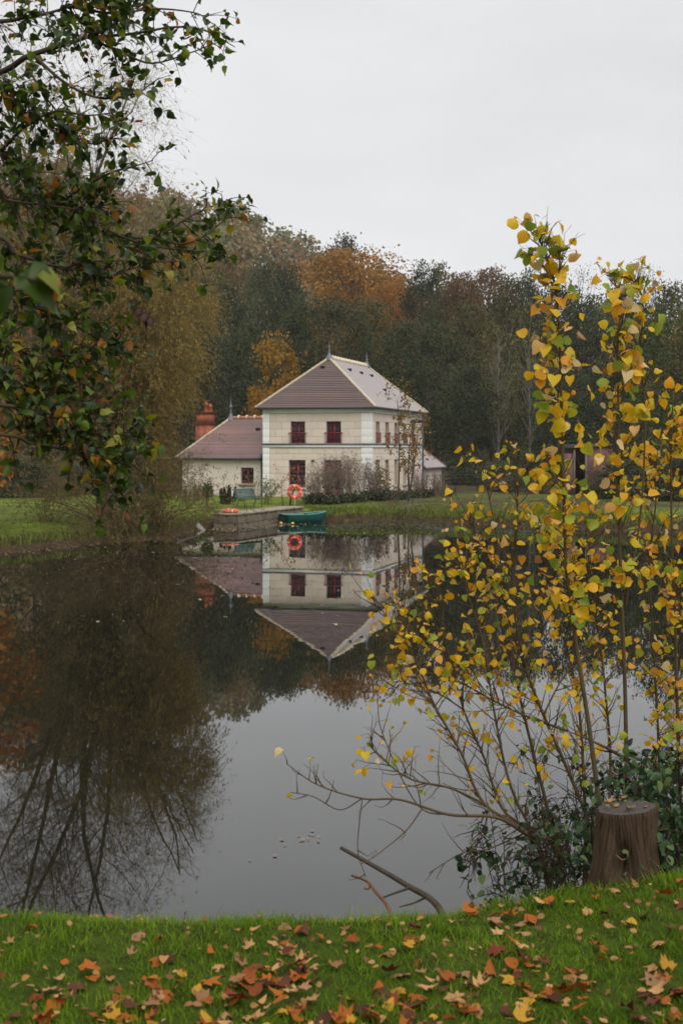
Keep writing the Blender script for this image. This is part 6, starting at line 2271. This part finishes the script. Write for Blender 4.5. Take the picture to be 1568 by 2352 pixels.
# uneven stand of grass: tufts and thin places
den = 0.62 + 0.38 * wob(x, y, 0.16) + 0.25 * wob(x, y, 0.05, 2.0)
keep = r.random(len(x)) < np.clip(den, 0.25, 1.0)
x, y = x[keep], y[keep]
z = height(x, y)
hh = r.uniform(0.016, 0.042, len(x)) * (1 + 0.35 * wob(x, y, 0.2, 1.0))
tall = r.random(len(x)) < 0.02
hh[tall] *= 1.6
hh *= 1 + 0.7 * np.exp(-((y - 5.35 - 0.42 * ss(0.1, 1.5, x)) / 0.16) ** 2) * (0.5 + 0.5 * wob(x, y, 0.12, 3.0))
blades(a, x, y, z, hh, r.uniform(0.0010, 0.0022, len(x)), r, 1.1, 0.5 + 0.32 * wob(x, y, 0.33, 4.0) + 0.2 * wob(x, y, 0.11, 1.0))
lm_grass = leaf_mat('near_grass', G('34440a', '465a0c', '577210', '688614', '7c961e', '98903c'), trans=0.45, rough=0.6, spec=0.12)
o = a.build('grass', lm_grass, kind='stuff')
tag(o, 'green grass of the near bank in the foreground', 'grass')
print('grass', len(x))

FCOL = {
    'rust': (G('84481a', 'a05a1e', '70381a'), 'rust-orange fallen leaf'),
    'tan': (G('a87c4c', 'bc9460', '9a7044'), 'tan fallen leaf'),
    'pink': (G('94704e', '866040', 'a47c56'), 'pinkish buff fallen leaf'),
    'brown': (G('4a2c1c', '5c3824', '3a2418'), 'dark brown fallen leaf'),
    'yellow': (G('a87c26', 'b48a30', '946c22'), 'yellow fallen leaf'),
    'red': (G('783824', '6c2e1e', '824028'), 'brick-red fallen leaf'),
}
fmesh = {k: leaf_meshes('fallen_leaf', MAPLE + CURLED, leaf_mat('fallen_' + k, v[0], 'object', trans=0.2, rough=0.75, spec=0.15, spots=(lin('3e2616'), 3.4, 0.60))) for k, v in FCOL.items()}
keys = ['rust', 'tan', 'pink', 'brown', 'yellow', 'red']
wts = np.array([0.36, 0.20, 0.14, 0.16, 0.08, 0.06])
spots_l = []
hero = [(548, 2292, 'red', 0.088), (520, 2330, 'pink', 0.08), (578, 2330, 'tan', 0.08), (150, 2290, 'tan', 0.085), (95, 2285, 'rust', 0.07), (215, 2225, 'rust', 0.085), (300, 2195, 'pink', 0.05),
        (365, 2200, 'rust', 0.06), (410, 2250, 'rust', 0.05), (360, 2250, 'yellow', 0.055), (350, 2310, 'pink', 0.075), (265, 2330, 'yellow', 0.07), (555, 2215, 'pink', 0.06), (660, 2185, 'tan', 0.075), (680, 2215, 'rust', 0.075), (640, 2245, 'rust', 0.085), (700, 2245, 'brown', 0.06),
        (655, 2320, 'yellow', 0.06), (575, 2132, 'tan', 0.055), (85, 2128, 'rust', 0.05), (795, 2125, 'pink', 0.06), (860, 2105, 'tan', 0.05), (945, 2170, 'yellow', 0.06), (925, 2235, 'pink', 0.095), (960, 2200, 'rust', 0.05), (990, 2265, 'tan', 0.085), (1030, 2250, 'rust', 0.07), (1060, 2275, 'brown', 0.09), (1100, 2265, 'tan', 0.08),
        (1130, 2115, 'pink', 0.075), (1185, 2120, 'pink', 0.065), (1040, 2118, 'tan', 0.05), (1205, 2180, 'tan', 0.085), (1195, 2260, 'rust', 0.05), (1330, 2265, 'rust', 0.06), (1375, 2170, 'rust', 0.07), (1390, 2095, 'brown', 0.06), (1350, 2095, 'tan', 0.05), (1525, 2055, 'rust', 0.07), (1320, 2070, 'yellow', 0.05), (1500, 2265, 'pink', 0.09), (1560, 2280, 'rust', 0.09), (1520, 2165, 'tan', 0.07), (1540, 2130, 'brown', 0.06), (1190, 2335, 'yellow', 0.09), (930, 2320, 'pink', 0.085), (950, 2330, 'brown', 0.07), (885, 2310, 'yellow', 0.06), (1500, 2220, 'tan', 0.07), (1555, 2030, 'rust', 0.06), (1340, 2335, 'rust', 0.05), (20, 2160, 'tan', 0.05), (760, 2330, 'tan', 0.05), (800, 2290, 'yellow', 0.06)]
def lawn_at(px, py):
    d = 1.75 * FOC / (py - HY)
    for _ in range(6):
        xx = (px - CX) / FOC * d
        d = (ZC - Hh(xx, d) - 0.02) * FOC / (py - HY)
    return np.array([(px - CX) / FOC * d, d])
for (px, py, k, s) in hero:
    spots_l.append((*lawn_at(px, py), k, s * 0.92))
cl = [(r.uniform(-20, 1600), 2130 + 260 * r.random() ** 0.7) for _ in range(20)] + [(1000, 2265), (660, 2240), (150, 2290), (1150, 2120), (1510, 2260), (540, 2320), (1380, 2080)]
while len(spots_l) < 300:
    if r.random() < 0.62:
        px, py = r.uniform(560, 1600), 2060 + (2400 - 2060) * r.random() ** 0.8
    else:
        px, py = r.uniform(-40, 760), r.uniform(2118, 2400)
    lim = np.interp(px, [0, 900, 1200, 1568], [2122, 2108, 2072, 2030])
    if py < lim:
        continue
    q = lawn_at(px, py)
    if r.random() < 0.66:
        cq = cl[r.integers(0, len(cl))]
        if cq[1] < np.interp(cq[0], [0, 900, 1200, 1568], [2122, 2108, 2072, 2030]):
            continue
        q = lawn_at(*cq) + r.normal(0, 1, 2) * np.array([0.10, 0.13])
    if q[1] > 5.75:
        continue
    spots_l.append((q[0], q[1], keys[r.choice(6, p=wts)], r.uniform(0.035, 0.075)))
for (x_, y_, k, s) in spots_l:
    o = bpy.data.objects.new('fallen_leaf', fmesh[k][r.integers(0, 5) if (s > 0.06 or r.random() < 0.35) else r.integers(5, 8)])
    o.location = (x_, y_, Hh(x_, y_) + r.uniform(0.010, 0.026))
    ix = r.integers(0, 5) if (s > 0.062 or r.random() < 0.45) else r.integers(5, 8)
    o.data = fmesh[k][ix]
    sc3 = s * (1.55 if k in ('rust', 'brown', 'red') else 1.3) * (1.0 if ix < 5 else 0.66)
    o.scale = (sc3, sc3, sc3 * r.uniform(0.6, 1.3))
    o.rotation_euler = (r.normal(0.06, 0.2), r.normal(0, 0.2), r.uniform(0, 6.28))
    col.objects.link(o)
    ipx = x_ / y_ * FOC + CX
    ipy = HY - (Hh(x_, y_) - ZC) / y_ * FOC
    where = ('in the left corner', 'left of the brick-red leaf', 'around the brick-red leaf', 'left of the dead stick', 'below the dead branches', 'below the low poplar branch', 'below the poplar clump', 'below the stump', 'in the right corner')[int(np.clip(ipx / 1568 * 9, 0, 8))]
    row = 'at the grass edge' if ipy < np.interp(ipx, [0, 900, 1200, 1568], [2175, 2160, 2125, 2085]) else ('low on the near lawn' if ipy > 2265 else 'halfway down the near lawn')
    big_ = 'large' if s > 0.066 else ('small' if s < 0.048 else 'mid-sized')
    tag(o, f"{big_} {FCOL[k][1]} {row}, {where}", 'leaf', 'fallen leaves on the near lawn')
# small broken leaf scraps between the blades (uncountable)
a = Acc()
n = 1300
x = r.uniform(-2.6, 2.6, n)
y = r.uniform(3.2, 5.7, n)
keep = np.abs(x) < 0.27 * y + 0.5
x, y = x[keep], y[keep]
n = len(x)
rot = frames(np.stack([r.normal(0, 1, n), r.normal(0, 1, n), r.normal(0, 0.4, n)], -1), np.tile([0, -0.3, 1.0], (n, 1)) + r.normal(0, 0.4, (n, 3)))
a.scatter(*OVATE[0], np.stack([x, y, height(x, y) + r.uniform(0.01, 0.03, n)], -1), rot, r.uniform(0.012, 0.034, n), r.random(n))
o = a.build('leaf_scraps', leaf_mat('leaf_scraps', G('5a3420', '8a5a30', 'a87c3c', '7a4428', 'b08c58'), trans=0.2), kind='stuff')
tag(o, 'small scraps of dry leaves between the grass blades of the near lawn', 'leaves')

# ------------------------------------------------------------------ thin autumn haze over the valley
a = Acc()
a.box(-455, 455, -155, 565, -2.0, 95.0)
mh, nt, nl = new_mat('haze')
pv = nt.new('ShaderNodeVolumePrincipled')
pv.inputs['Color'].default_value = (0.93, 0.95, 1.0, 1)
pv.inputs['Density'].default_value = 0.00016
pv.inputs['Anisotropy'].default_value = 0.0
oh = nt.new('ShaderNodeOutputMaterial')
nl.new(pv.outputs[0], oh.inputs['Volume'])
haze = a.build('haze', mh, kind='stuff')
